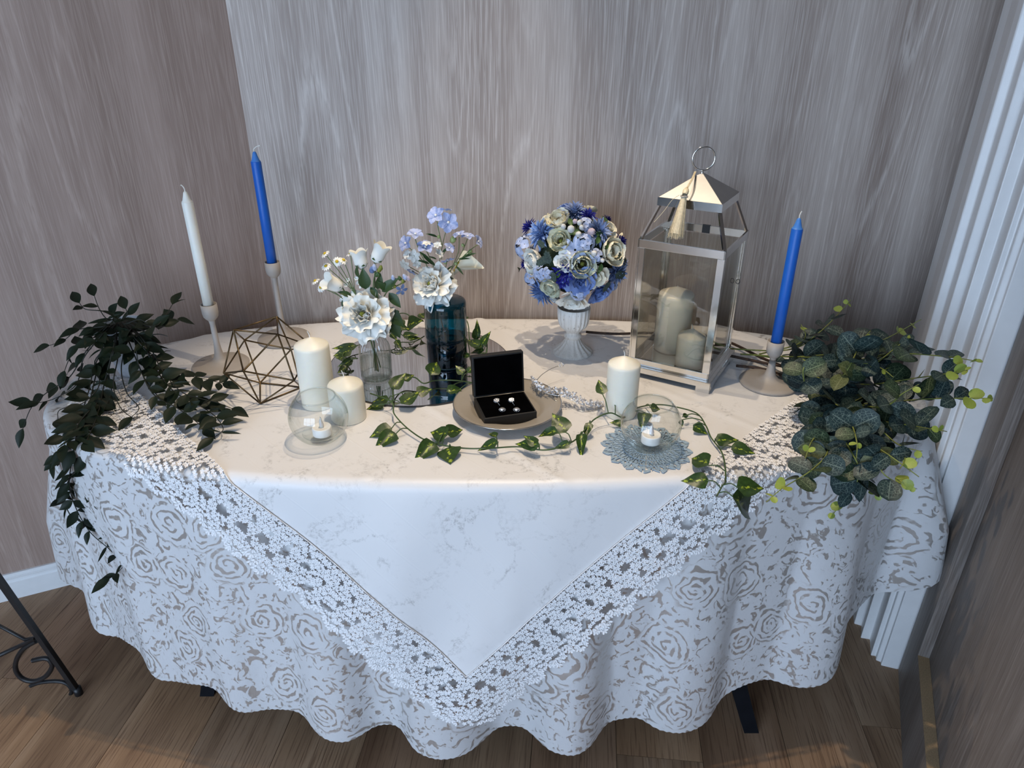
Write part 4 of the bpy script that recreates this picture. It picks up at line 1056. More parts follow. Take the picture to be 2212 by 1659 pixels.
def fl_corn(seed):
    r_ = random.Random(seed); mb = MB()
    for k in range(44):
        t = ((k + .5) / 44) ** .6; a = k * 2.39996; el = D2R(90 - 80 * t)
        petal(mb, a, .05, .0, .7 + .3 * r_.random(), .085, el, el - D2R(15), .6, [(0, .4), (.5, .6), (.7, 1.3), (.85, .9), (1, .05)], 4, 2, 0, .05, 0, r_.uniform(-1, 1), rnd=r_)
    return mb.mesh('cornflower', FM['navy'])
def fl_peony(mat, seed):
    r_ = random.Random(seed); mb = MB()
    for ring, (n, r0, L, W, e0, e1) in enumerate(((6, .28, .50, .34, 72, 92), (7, .32, .70, .44, 55, 92), (8, .32, .88, .48, 30, 72))):
        for k in range(n):
            petal(mb, 2 * PI * k / n + ring * .5 + r_.uniform(-.15, .15), r0, -.1 * ring, L * r_.uniform(.9, 1.1), W, D2R(e0), D2R(e1), .35, PW_ROUND, 6, 6, .07, .0, r_.random() * 6, rnd=r_)
    c = MB().ball((0, 0, .02), .13, 10, 6); s = MB()
    for k in range(26):
        a = k * 2.4; rr = .05 + .19 * (k / 26) ** .5
        p = Vector((rr * math.cos(a), rr * math.sin(a), .30 - .2 * (rr / .25) ** 2 + r_.uniform(-.03, .03))); s.ball(p, .026, 5, 3)
    return mb.mesh('peony', FM[mat]), c.mesh('flower_centre', M['lime']), s.mesh('stamens', M['stamen'])
def fl_hyd(mat, seed):
    r_ = random.Random(seed); mb = MB()
    for k in range(11):
        t = (k + .5) / 11; a = k * 2.4; th = D2R(80 * t ** .6); c = Vector((math.sin(th) * math.cos(a), math.sin(th) * math.sin(a), math.cos(th))) * .72
        q = MB()
        for j in range(4): petal(q, j * PI / 2 + a, .03, 0, .30, .19, D2R(25), D2R(-5), .15, PW_ROUND, 3, 2, rnd=r_)
        q.xf(Matrix.Translation(c) @ c.to_track_quat('Z', 'Y').to_matrix().to_4x4()); mb.add(q.v, q.f)
    return mb.mesh('hydrangea', FM[mat])
def fl_star(mat, n=9, pw=.17, prof=PW_POINT, el=20):
    r_ = random.Random(9); mb = MB()
    for k in range(n): petal(mb, 2 * PI * k / n, .08, 0, .92, pw, D2R(el + 20), D2R(el - 25), .5, prof, 5, 2, rnd=r_)
    return mb.mesh('star_flower', FM[mat])
def fl_pinnate():
    mb = MB()
    for k in range(9):
        s = -1 if k % 2 else 1; t = (k // 2 + 1) / 5.2; Ls = .42 * (1 - .3 * t)
        q = leaf_pts = MB(); 
        P = []
        for i in range(5):
            tt_ = i / 4; w = .11 * np.interp(tt_, [0, .3, .7, 1], [.5, .8, 1, .3]); P.append([(w * z, Ls * tt_, .05 * math.sin(tt_ * 3)) for z in (-1, 0, 1)])
        q.grid(P); ang = s * D2R(-48) if k < 8 else 0
        q.xf(Matrix.Translation((0, t if k < 8 else .85, 0)) @ Matrix.Rotation(ang, 4, 'Z')); mb.add(q.v, q.f)
    mb.grid([[(-.02, 0, 0), (.02, 0, 0)], [(-.015, .95, .02), (.015, .95, .02)]])
    return mb.mesh('foliage', M['grey_leaf'])
FL_['bluerose'] = fl_rose('bluerose', 1); FL_['creamrose'] = fl_rose('ivory', 2, 13); FL_['whiterose'] = fl_rose('white', 3)
FL_['sky'] = fl_carn('sky', 1); FL_['dusty'] = fl_carn('dusty', 2, 60, .115); FL_['navy'] = fl_corn(4)
FL_['hyd'] = fl_hyd('pale', 1); FL_['star'] = fl_star('pale'); FL_['fol'] = fl_pinnate()
PEO = {'cream': fl_peony('cream', 1), 'greenwhite': fl_peony('greenwhite', 2), 'white': fl_peony('white', 3)}
BUD = MB().lathe([(1e-4, 0), (.25, .1), (.42, .4), (.40, .7), (.22, .95), (1e-4, 1.02)], 10).mesh('bud', FM['bud'])
BUDP = MB().lathe([(1e-4, 0), (.25, .1), (.42, .4), (.40, .7), (.22, .95), (1e-4, 1.02)], 10).mesh('bud', FM['pink'])

# ------------------------------------------------------------------ urn and the ball of flowers
UP = T(1236, 760)
def urn():
    e = empty('urn', UP); tag(e, 'distressed white fluted urn carrying the ball of flowers', 'urn')
    fl16 = lambda a, i, z: 1 + (.05 * math.cos(16 * a) if i < 7 else 0)
    MB().lathe([(0.050, 0.0), (0.051, 0.003), (0.046, 0.007), (0.038, 0.013), (0.029, 0.021), (0.0215, 0.031), (0.0185, 0.039)], 96, fn=lambda a, i, z: 1 + (.045 * math.cos(16 * a) if 1 < i < 6 else 0)).build('foot', M['urn'], e)
    MB().lathe([(0.0185, 0.039), (0.021, 0.041), (0.0218, 0.045), (0.0205, 0.049), (0.0168, 0.052), (0.0165, 0.055), (0.019, 0.058), (0.0235, 0.062), (0.0265, 0.0655)], 48).build('collar', M['urn'], e)
    MB().lathe([(0.0265, 0.0655), (0.031, 0.0695), (0.0350, 0.077), (0.0375, 0.088), (0.0390, 0.104), (0.0402, 0.120), (0.0385, 0.121), (0.036, 0.104), (0.030, 0.08), (1e-4, 0.076)], 160, fn=lambda a, i, z: 1 + (.035 * max(-.6, math.cos(20 * a)) if 0 < i < 5 else 0)).build('bowl', M['urn'], e)
urn()
def flower_ball():
    C = UP + Vector((0, 0, 0.248)); Rb = 0.112
    e = empty('flower_ball', C - Vector((0, 0, Rb))); tag(e, 'ball of blue and cream artificial flowers on the urn', 'flowers')
    o = e.location; r_ = random.Random(31)
    MB().ball(C - o, Rb * .80, 24, 14).build('foam_core', plain('foam_core', (0.02, 0.035, 0.015), .9, .4, 60), e)
    cam_p = Vector((0, 0, CAM_Z))
    def surf(zx, zy, R=Rb):
        u, v = 1080 + zx / 6.9125, 420 + zy / 6.9125; d = ray(u, v).normalized(); oc = cam_p - C; b = oc.dot(d); q = b * b - oc.dot(oc) + R * R
        t = -b - math.sqrt(q) if q > 0 else -b
        p = cam_p + d * t; n = (p - C).normalized(); return p, n
    def put(name, me, p, n, s, subs=(), spin=None):
        Mx = Matrix.Translation(p - o) @ n.to_track_quat('Z', 'Y').to_matrix().to_4x4() @ Matrix.Rotation(r_.random() * 6.28 if spin is None else spin, 4, 'Z') @ Matrix.Scale(s, 4)
        f = link_mesh(name, me, e, Mx)
        for nm, sm in subs: link_mesh(nm, sm, f)
        return f
    k = 0.000150
    lst = [('peony', 'cream', 870, 360, 175), ('sky', 0, 590, 560, 215), ('dusty', 0, 1110, 240, 180), ('navy', 0, 1330, 300, 120), ('navy', 0, 410, 470, 130), ('dusty', 0, 1470, 530, 190), ('peony', 'greenwhite', 890, 680, 170), ('peony', 'cream', 1690, 850, 205),
      ('peony', 'greenwhite', 1235, 1050, 195), ('peony', 'greenwhite', 760, 1390, 165), ('peony', 'white', 490, 1000, 190), ('whiterose', 0, 950, 1010, 130), ('whiterose', 0, 1090, 1610, 235), ('creamrose', 0, 1440, 1240, 160), ('bluerose', 0, 1210, 1310, 205), ('bluerose', 0, 1490, 1490, 190),
      ('bluerose', 0, 970, 170, 100), ('sky', 0, 610, 1480, 220), ('dusty', 0, 1760, 1180, 180), ('hyd', 0, 330, 770, 180), ('hyd', 0, 590, 1190, 130), ('hyd', 0, 440, 1270, 120), ('star', 0, 1120, 820, 165), ('navy', 0, 970, 1160, 165), ('navy', 0, 930, 1300, 110), ('navy', 0, 1825, 690, 110), ('navy', 0, 360, 1050, 100),
      ('creamrose', 0, 1650, 510, 120), ('hyd', 0, 1280, 430, 110), ('hyd', 0, 1290, 700, 130), ('hyd', 0, 1440, 920, 110), ('whiterose', 0, 800, 1560, 150), ('hyd', 0, 1180, 1500, 120), ('hyd', 0, 700, 1180, 90)]
    nm = {'sky': 'carnation', 'dusty': 'carnation', 'navy': 'cornflower', 'bluerose': 'rose', 'creamrose': 'rose', 'whiterose': 'rose', 'hyd': 'hydrangea', 'star': 'star_flower'}
    def flower(kind, sub, p, n, s):
        if kind == 'peony':
            a, b, c = PEO[sub]; put('peony', a, p - n * s * .3, n, s, (('flower_centre', b), ('stamens', c)))
        else: put(nm[kind], FL_[kind], p - n * s * .35, n, s)
    for kind, sub, x, y, rad in lst:
        p, n = surf(x, y); tow = (cam_p - p).normalized(); n = (n * .85 + tow * .15).normalized()
        flower(kind, sub, p, n, rad * k * 1.34)
    # the far side, in the same mix
    fib = [(i, math.acos(1 - 2 * (i + .5) / 60), i * 2.39996) for i in range(60)]
    for i, th, ph in fib:
        n = Vector((math.sin(th) * math.cos(ph), math.sin(th) * math.sin(ph), math.cos(th)))
        p = C + n * Rb
        if n.dot((cam_p - C).normalized()) > .12 or n.z < -.75: continue
        kind = ['sky', 'bluerose', 'navy', 'peony', 'dusty', 'hyd'][i % 6]; flower(kind, 'cream', p, n, .022 if kind != 'navy' else .016)
    for x, y, sc, pk in ((1060, 560, 62, 0), (1190, 460, 45, 0), (1145, 610, 50, 0), (1375, 885, 50, 0), (1510, 975, 36, 0), (1320, 570, 60, 1), (1220, 520, 40, 0), (960, 510, 45, 0), (1130, 430, 40, 1)):
        p, n = surf(x, y, Rb * 1.08); put('bud', BUDP if pk else BUD, p, (n + Vector((r_.uniform(-.5, .5), 0, r_.uniform(-.3, .5)))).normalized(), sc * 2.1 * k)
    for x, y, ang, sc in ((740, 940, 2.2, 300), (760, 1060, .4, 280), (690, 800, 1.2, 230), (1690, 1180, -1.9, 330), (1640, 1270, 2.6, 260), (800, 1130, 3.3, 220), (1790, 1000, 0.4, 200)):
        p, n = surf(x, y, Rb * 1.05); Mx = Matrix.Translation(p - o) @ n.to_track_quat('Z', 'Y').to_matrix().to_4x4() @ Matrix.Rotation(ang, 4, 'Z') @ Matrix.Translation((0, 0, .003)) @ Matrix.Scale(sc * .72 * k, 4)
        link_mesh('foliage', FL_['fol'], e, Mx)
    gl = leaf_mesh('leaf', M['leafgreen'], OVAL, .15, .2)
    for x, y, ang in ((1440, 740, -.6), (1540, 830, -.9), (1070, 470, .4), (1200, 540, 1.9), (1430, 610, -1.2), (1520, 1030, 2.8), (830, 1250, -.5), (1600, 430, -.4), (280, 1130, 1.8), (1860, 950, -2.6)):
        p, n = surf(x, y, Rb * 1.04); Mx = Matrix.Translation(p - o) @ n.to_track_quat('Z', 'Y').to_matrix().to_4x4() @ Matrix.Rotation(ang, 4, 'Z') @ Matrix.Scale(.026, 4)
        link_mesh('leaf', gl, e, Mx)
flower_ball()

# ------------------------------------------------------------------ ribbed vase, blue bottle, and their flowers
VP = T(815, 819, .0037); BP = T(967, 784, .0037)
e = empty('ribbed_vase', VP); tag(e, 'clear ribbed glass vase with water and flowers on the mirror', 'vase')
rib = lambda a, i, z: 1 + (.04 * math.cos(26 * a) if 3 < i < 11 else 0)
MB().lathe([(1e-4, 0.0), (0.030, 0.0), (0.034, 0.003), (0.0352, 0.010), (0.0338, 0.014), (0.0340, 0.02), (0.0348, 0.045), (0.0350, 0.07), (0.0335, 0.086), (0.027, 0.098), (0.0205, 0.108), (0.0195, 0.118), (0.0215, 0.124)], 180, fn=rib).build('glass_wall', M['vase_glass'], e)
MB().lathe([(1e-4, 0.006), (0.031, 0.007), (0.0325, 0.02), (0.0333, 0.06), (1e-4, 0.0602)], 48).build('water', M['water'], e)
MB().tube([Vector((0.0345 * math.cos(t), 0.0345 * math.sin(t), 0.0145)) for t in np.linspace(0, 2 * PI, 64, endpoint=False)], 0.0012, 6, closed=True).build('foot_ring', M['vase_glass'], e)
e = empty('blue_bottle', BP); tag(e, 'dark teal blue glass bottle with embossed letters on the mirror', 'bottle')
MB().lathe([(1e-4, 0.0), (0.043, 0.0), (0.0465, 0.003), (0.0475, 0.008), (0.0475, 0.064), (0.0468, 0.068), (0.0485, 0.071), (0.0492, 0.075), (0.0490, 0.080), (0.0490, 0.140), (0.0486, 0.144), (0.0492, 0.148), (0.0488, 0.156), (0.0465, 0.161), (0.040, 0.1635), (0.020, 0.166), (0.0155, 0.169), (0.0142, 0.178), (0.0145, 0.192)], 72).build('glass_wall', M['blue_glass'], e)
MB().lathe([(0.0145, 0.190), (0.0185, 0.191), (0.0192, 0.195), (0.0185, 0.199), (0.0135, 0.200), (0.0130, 0.190)], 40).build('lip', M['blue_glass'], e)
MB().lathe([(1e-4, 0.005), (0.045, 0.006), (0.046, 0.03), (0.0462, 0.055), (1e-4, 0.0552)], 48).build('water', plain('shaded_water', (0.01, 0.04, 0.06), .1, .1) and M['blue_glass'], e)
def emboss(txt, size, ang0, z):
    cu = bpy.data.curves.new('lettering', 'FONT'); cu.body = txt; cu.size = size; cu.extrude = 0.0009; cu.align_x = 'CENTER'; cu.space_character = 1.5
    ob = bpy.data.objects.new('lettering', cu); COL.objects.link(ob); dg = bpy.context.evaluated_depsgraph_get()
    me = bpy.data.meshes.new_from_object(ob.evaluated_get(dg)); bpy.data.objects.remove(ob)
    for v in me.vertices:
        a = ang0 + v.co.x / 0.049; rr = 0.0492 + v.co.z * .7; v.co = Vector((rr * math.sin(a), -rr * math.cos(a), z + v.co.y))
    me.materials.clear(); me.materials.append(M['blue_glass']); link_mesh('lettering', me, e)
emboss('R D', 0.015, -0.18, 0.104)

def lisianthus(c, rad, facing, stem_to, label, seed, mid='white'):
    r_ = random.Random(seed); e = empty('lisianthus', c); tag(e, label, 'flower', 'flowers in the vases')
    Rm = Vector(facing).normalized().to_track_quat('Z', 'Y').to_matrix().to_4x4()
    for ring, (n, r0, L, W, e0, e1, z0) in enumerate(((4, .18, .50, .34, 84, 96, .0), (5, .22, .66, .44, 74, 76, -.04), (6, .24, .82, .52, 56, 38, -.10), (7, .24, .95, .58, 36, 0, -.18), (7, .20, 1.0, .60, 12, -45, -.26))):
        for k in range(n):
            mb = MB(); petal(mb, 2 * PI * k / n + ring * .63 + r_.uniform(-.2, .2), r0, z0, L * r_.uniform(.9, 1.08), W, D2R(e0 + r_.uniform(-8, 8)), D2R(e1 + r_.uniform(-10, 10)), .22, [(0, .3), (.3, .75), (.6, 1.05), (.85, 1.12), (1, 1.0)], 8, 14, .17, .05, r_.random() * 6, rnd=r_)
            mb.xf(Rm @ Matrix.Scale(rad * .92, 4)); mb.build('petal', FM[mid], e)
    MB().lathe([(1e-4, -.1), (.12, .0), (.10, .35), (1e-4, .45)], 10).xf(Rm @ Matrix.Scale(rad, 4)).build('flower_centre', M['lime'], e)
    s = Vector(stem_to) - c; MB().tube(catmull([-Vector(facing).normalized() * rad * .2, s * .35 + Vector((0, .004, 0)), s], 6), 0.0018, 6).build('stem', M['green_stem'], e)
    return e
cv = aty(787, 681, VP.y - .025); lisianthus(cv, 0.052, (-.10, -.75, .5), VP + Vector((.004, .0, .02)), 'large frilled white lisianthus bloom above the ribbed vase', 3)
cb = aty(934, 617, BP.y - .02); lisianthus(cb, 0.045, (-.35, -.6, .55), BP + Vector((.004, 0, .03)), 'frilled white lisianthus bloom above the blue bottle', 8)

def stem_obj(e, pts, r=0.0010, mat='green_stem'): MB().tube([p - e.location for p in catmull(pts, 6)], r, 6).build('stem', M[mat], e)
VM, BM_ = VP + Vector((0, 0, .118)), BP + Vector((0, 0, .192))
def campanula(u, v, y, facing, label, seed, L=.040, R=.019):
    c = aty(u, v, y); e = empty('bellflower', c); tag(e, label, 'flower', 'flowers in the vases')
    Rm = Vector(facing).normalized().to_track_quat('Z', 'Y').to_matrix().to_4x4(); mb = MB(); P = []
    for k in range(40):
        a = 2 * PI * k / 40; row = []
        for i in range(9):
            t = i / 8; r = R * np.interp(t, [0, .1, .3, .6, .85, 1], [.15, .6, .78, .80, .92, 1.12]); lob = (abs(math.cos(2.5 * a))) if i == 8 else .5
            row.append((r * math.cos(a) * (1 + (.12 * (lob - .5) if i == 8 else 0)), r * math.sin(a) * (1 + (.12 * (lob - .5) if i == 8 else 0)), L * (t - .5) + (L * .16 * (lob - .5) if i == 8 else 0)))
        P.append(row)
    mb.grid(P, wrap_u=True).xf(Rm); mb.build('bell', FM['white'], e)
    MB().tube([Rm @ Vector((0, 0, -.3 * L)), Rm @ Vector((0, 0, .25 * L))], [.0018, .0012], 6).build('pistil', M['lime'], e)
    for k in range(5):
        q = MB(); petal(q, 2 * PI * k / 5, .003, -L * .5, .018, .0055, D2R(20), D2R(60), .2, PW_POINT, 4, 2); q.xf(Rm); q.build('sepal', M['leafgreen'], e)
    b = c + Rm @ Vector((0, 0, -L * .5)); stem_obj(e, [b, b.lerp(VM, .4) + Vector((0, 0, -.01)), VM, VP + Vector((0.004 * (seed - 1), 0.004, .02))], .0014)
campanula(722, 614, VP.y - .005, (-.75, -.45, .55), 'white bellflower opening to the left above the vase', 0)
campanula(778, 562, VP.y + .01, (-.12, .1, 1), 'upright white bellflower between daisies and the tallest bell', 1, .040, .018)
campanula(818, 549, VP.y + .01, (.45, .1, .9), 'highest white bellflower tilting to the right', 2, .042, .018)
def daisy(u, v, y, facing, label, join):
    c = aty(u, v, y); e = empty('daisy', c); tag(e, label, 'flower', 'small daisies above the ribbed vase')
    Rm = Vector(facing).normalized().to_track_quat('Z', 'Y').to_matrix().to_4x4(); mb = MB(); r_ = random.Random(int(u))
    for k in range(12): petal(mb, 2 * PI * k / 12, .003, 0, .0085, .0021, D2R(r_.uniform(-15, 20)), D2R(-30), .2, PW_ROUND, 3, 2, rnd=r_)
    mb.xf(Rm); mb.build('petals', FM['white'], e)
    MB().ball((0, 0, .0012), .0038, 9, 5, .6).xf(Rm).build('flower_centre', M['yellow'], e)
    stem_obj(e, [c, c.lerp(join, .5) + Vector((0, 0, .004)), join, VM, VP + Vector((-.006, 0, .03))], .0008)
jn = aty(770, 640, VP.y)
for u, v, f, t in ((702, 548, (-.5, -.2, .8), 'daisy on the far left tip of the upper pair'), (704, 575, (-.2, -.5, .8), 'daisy facing up below the upper left tip'), (728, 565, (-.1, -.9, .5), 'daisy facing forward with a clear yellow eye'),
                   (742, 562, (.5, -.2, .8), 'daisy just right of the forward facing one'), (757, 548, (-.3, .1, 1), 'daisy touching the upright white bellflower'), (681, 607, (-.5, -.1, .8), 'daisy farthest left beside the left bellflower'), (693, 621, (-.3, -.6, .5), 'lowest daisy under the left bellflower')):
    daisy(u, v, VP.y + .006, f, t, jn if v < 600 else aty(745, 650, VP.y))
def tweedia():
    c = aty(820, 640, VP.y + .004); e = empty('tweedia_sprig', c); tag(e, 'blue budded sprig with green leaves rising from the ribbed vase', 'flower', 'flowers in the vases')
    o = e.location
    stem_obj(e, [aty(876, 608, VP.y), aty(850, 622, VP.y), aty(830, 640, VP.y), VM, VP + Vector((.01, 0, .03))], .0014); stem_obj(e, [aty(812, 585, VP.y), aty(806, 620, VP.y), VM], .0012); stem_obj(e, [aty(868, 632, VP.y - .01), aty(850, 640, VP.y), aty(830, 660, VP.y)], .001)
    def bud(u, v, s, mat, f): 
        q = aty(u, v, VP.y - .004); link_mesh('bud', MB().lathe([(1e-4, 0), (.28, .15), (.34, .4), (.2, .8), (1e-4, 1)], 8).mesh('bud', mat), e, Matrix.Translation(q - o) @ Vector(f).normalized().to_track_quat('Z', 'Y').to_matrix().to_4x4() @ Matrix.Scale(s, 4))
    for u, v, s, m_ in ((804, 590, .018, FM['tweedia']), (810, 585, .018, FM['pale']), (818, 588, .014, M['lime']), (822, 584, .014, M['lime']), (820, 598, .013, M['leafgreen']), (812, 598, .014, M['leafgreen']), (878, 604, .016, FM['pale']), (884, 607, .014, FM['pink']), (870, 612, .012, M['lime']), (866, 606, .013, M['leafgreen']), (850, 605, .014, FM['pale']), (855, 622, .012, M['lime'])): bud(u, v, s, m_, (random.uniform(-.5, .5), -.3, 1))
    q = aty(867, 626, VP.y - .012); mb = MB()
    for k in range(5): petal(mb, 2 * PI * k / 5, .002, 0, .013, .0042, D2R(20), D2R(-20), .3, PW_POINT, 4, 2)
    mb.xf(Vector((.4, -.8, -.2)).normalized().to_track_quat('Z', 'Y').to_matrix().to_4x4()).build('blossom', FM['tweedia'], e, M=Matrix.Translation(q - o))
    for bu, bv, tu, tv, w in ((790, 625, 785, 590, 1.0), (815, 625, 822, 600, .8), (825, 630, 850, 605, .8), (840, 632, 862, 660, .9), (830, 665, 868, 700, .9), (800, 620, 815, 640, .9), (760, 640, 735, 630, .7), (838, 680, 862, 725, .9), (775, 600, 768, 580, .7), (835, 625, 820, 612, 1.0), (745, 645, 738, 662, .8), (750, 660, 742, 690, .7)):
        a, b = aty(bu, bv, VP.y), aty(tu, tv, VP.y - .012); put_leaf(e, LM['green'][0], a, b - a, Vector((random.uniform(-.4, .4), -.7, .7)), (b - a).length * 1.15, 1.15 * w)
tweedia()
def babys():
    c = aty(760, 625, VP.y); e = empty('gypsophila_sprig', c); tag(e, 'tiny white filler blossoms behind the big lisianthus', 'flower', 'flowers in the vases')
    stem_obj(e, [aty(755, 608, VP.y + .01), aty(765, 630, VP.y + .01), VM], .0008)
    bm_ = PEO_small = MB()
    for k in range(6): petal(bm_, k * PI / 3, .1, 0, .8, .4, D2R(50), D2R(10), .3, PW_ROUND, 3, 2)
    me = bm_.mesh('blossom', FM['white'])
    for u, v in ((752, 605), (774, 612), (762, 622), (748, 616), (780, 620), (740, 640), (738, 648), (770, 602)):
        q = aty(u, v, VP.y + .004); link_mesh('blossom', me, e, Matrix.Translation(q - e.location) @ Vector((random.uniform(-.5, .5), -.7, .5)).to_track_quat('Z', 'Y').to_matrix().to_4x4() @ Matrix.Scale(.0058, 4))
babys()
def delphinium():
    c = BM_.copy(); e = empty('delphinium_spray', c); tag(e, 'loose spray of light blue delphinium rising from the blue bottle', 'flower', 'flowers in the vases')
    o = e.location; r_ = random.Random(17); Y = BP.y
    for pts in ([(968, 482), (958, 520), (950, 560), (945, 600)], [(943, 470), (948, 500), (955, 530)], [(896, 512), (905, 540), (925, 580), (938, 610)], [(878, 530), (895, 545), (915, 565)], [(1010, 515), (1000, 540), (980, 575), (960, 605)], [(1032, 528), (1010, 545), (985, 570)], [(992, 512), (990, 545), (975, 580)], [(966, 562), (960, 590), (950, 610)], [(974, 528), (960, 545), (953, 560)], [(1016, 545), (1000, 556)], [(890, 585), (915, 600), (935, 612)], [(920, 540), (930, 560), (942, 590)], [(876, 572), (900, 585), (925, 600)], [(892, 556), (908, 575)]):
        P = [aty(u, v, Y + r_.uniform(-.012, .012)) for u, v in pts]
        if pts[-1][1] > 590: P.append(BM_ + Vector((r_.uniform(-.006, .006), r_.uniform(-.006, .006), -.02)))
        stem_obj(e, P, .0009)
    def mk(n, W, mat):
        mb = MB(); rr = random.Random(n)
        for k in range(n): petal(mb, 2 * PI * k / n + rr.uniform(-.1, .1), .08, 0, .95, W, D2R(35), D2R(-10), .35, [(0, .25), (.3, .75), (.6, 1), (.85, .7), (1, .12)], 5, 3, .06, 0, rr.random() * 6, rnd=rr)
        return mb.mesh('blossom', FM[mat])
    dm, wm = mk(5, .42, 'delphinium'), mk(6, .34, 'white'); eye = MB().ball((0, 0, .12), .14, 8, 4).mesh('flower_centre', FM['white'])
    def bl(u, v, s, f, me):
        q = aty(u, v, Y + r_.uniform(-.02, .004)); b = link_mesh('blossom', me, e, Matrix.Translation(q - o) @ Vector(f).normalized().to_track_quat('Z', 'Y').to_matrix().to_4x4() @ Matrix.Rotation(r_.random() * 6, 4, 'Z') @ Matrix.Scale(s, 4))
        link_mesh('flower_centre', eye, b)
    for u, v, s, f in ((942, 466, .0215, (-.3, -.6, .5)), (968, 480, .0235, (.2, -.9, .1)), (964, 455, .014, (.1, .3, .9)), (897, 507, .019, (.1, -.35, .9)), (877, 526, .0195, (-.5, -.6, .4)), (919, 535, .021, (.1, -.4, .8)), (1010, 512, .016, (.1, -.2, 1)), (992, 508, .016, (-.3, -.1, .9)), (1032, 522, .016, (.9, -.3, .4)), (966, 559, .017, (.2, -.3, -.6)), (889, 583, .016, (-.5, -.5, -.6)), (970, 536, .014, (.4, -.3, .5))): bl(u, v, s, f, dm)
    for u, v, s, f in ((893, 553, .0155, (.2, -.9, .3)), (876, 571, .015, (-.4, -.7, -.2)), (900, 570, .011, (.3, -.6, .3)), (922, 527, .011, (0, -.2, 1)), (945, 530, .010, (0, -.5, .8)), (948, 548, .012, (.5, -.3, .4)), (880, 550, .012, (-.5, -.5, .6))): bl(u, v, s, f, wm)
    bd = MB().lathe([(1e-4, 0), (.3, .15), (.42, .5), (.36, .85), (.1, 1)], 8).mesh('bud', plain('green_bud', (0.30, 0.36, 0.14), .5, .2, 3))
    for u, v, s in ((974, 524, .017), (946, 515, .009), (1003, 533, .009), (1012, 548, .012), (988, 573, .009), (927, 535, .012), (960, 570, .008)):
        q = aty(u, v, Y); link_mesh('bud', bd, e, Matrix.Translation(q - o) @ Vector((r_.uniform(-.6, .6), -.2, .7)).to_track_quat('Z', 'Y').to_matrix().to_4x4() @ Matrix.Scale(s, 4))
    for bu, bv, tu, tv in ((945, 512, 925, 503), (955, 545, 975, 530), (985, 575, 1000, 590), (965, 585, 972, 575), (1000, 556, 1022, 545), (930, 565, 912, 545), (935, 572, 920, 556), (940, 575, 930, 560), (928, 570, 905, 560), (958, 598, 985, 604), (943, 560, 930, 553), (990, 560, 1010, 556)):
        a, b = aty(bu, bv, Y), aty(tu, tv, Y - .01); put_leaf(e, LM['green'][1], a, b - a, Vector((0, -.7, .7)), (b - a).length * 1.1, 1.2)
delphinium()
def calla():
    c = aty(990, 575, BP.y + .012); e = empty('calla_lily', c); tag(e, 'cream calla lily bloom pointing right behind the delphinium', 'flower', 'flowers in the vases')
    o = e.location; tip = aty(1046, 579, BP.y + .012) - o; P = []
    rim = [aty(u, v, y) - o for u, v, y in ((982, 578, BP.y + .03), (990, 556, BP.y + .035), (1003, 541, BP.y + .03), (1020, 553, BP.y + .02), (1046, 579, BP.y + .012), (1022, 578, BP.y - .004), (1000, 578, BP.y - .006), (986, 580, BP.y + .004))]
    thr = aty(982, 585, BP.y + .015) - o; base = aty(974, 600, BP.y + .012) - o
    ring2 = catmull(rim + [rim[0]], 4)[:-1]
    rows = [[base.lerp(thr, .0) + (q - thr) * .03 for q in ring2], [thr + (q - thr) * .18 for q in ring2], [thr + (q - thr) * .55 for q in ring2], ring2]
    mb = MB().grid(rows, wrap_v=True); mb.build('spathe', FM['ivory'], e)
    MB().tube([base, thr.lerp(rim[2], .45)], [.0025, .0016], 8).build('spadix', M['yellow'], e)
    stem_obj(e, [base + o, BM_ + Vector((.004, .004, 0)), BM_ + Vector((0, 0, -.05))], .0022)
calla()

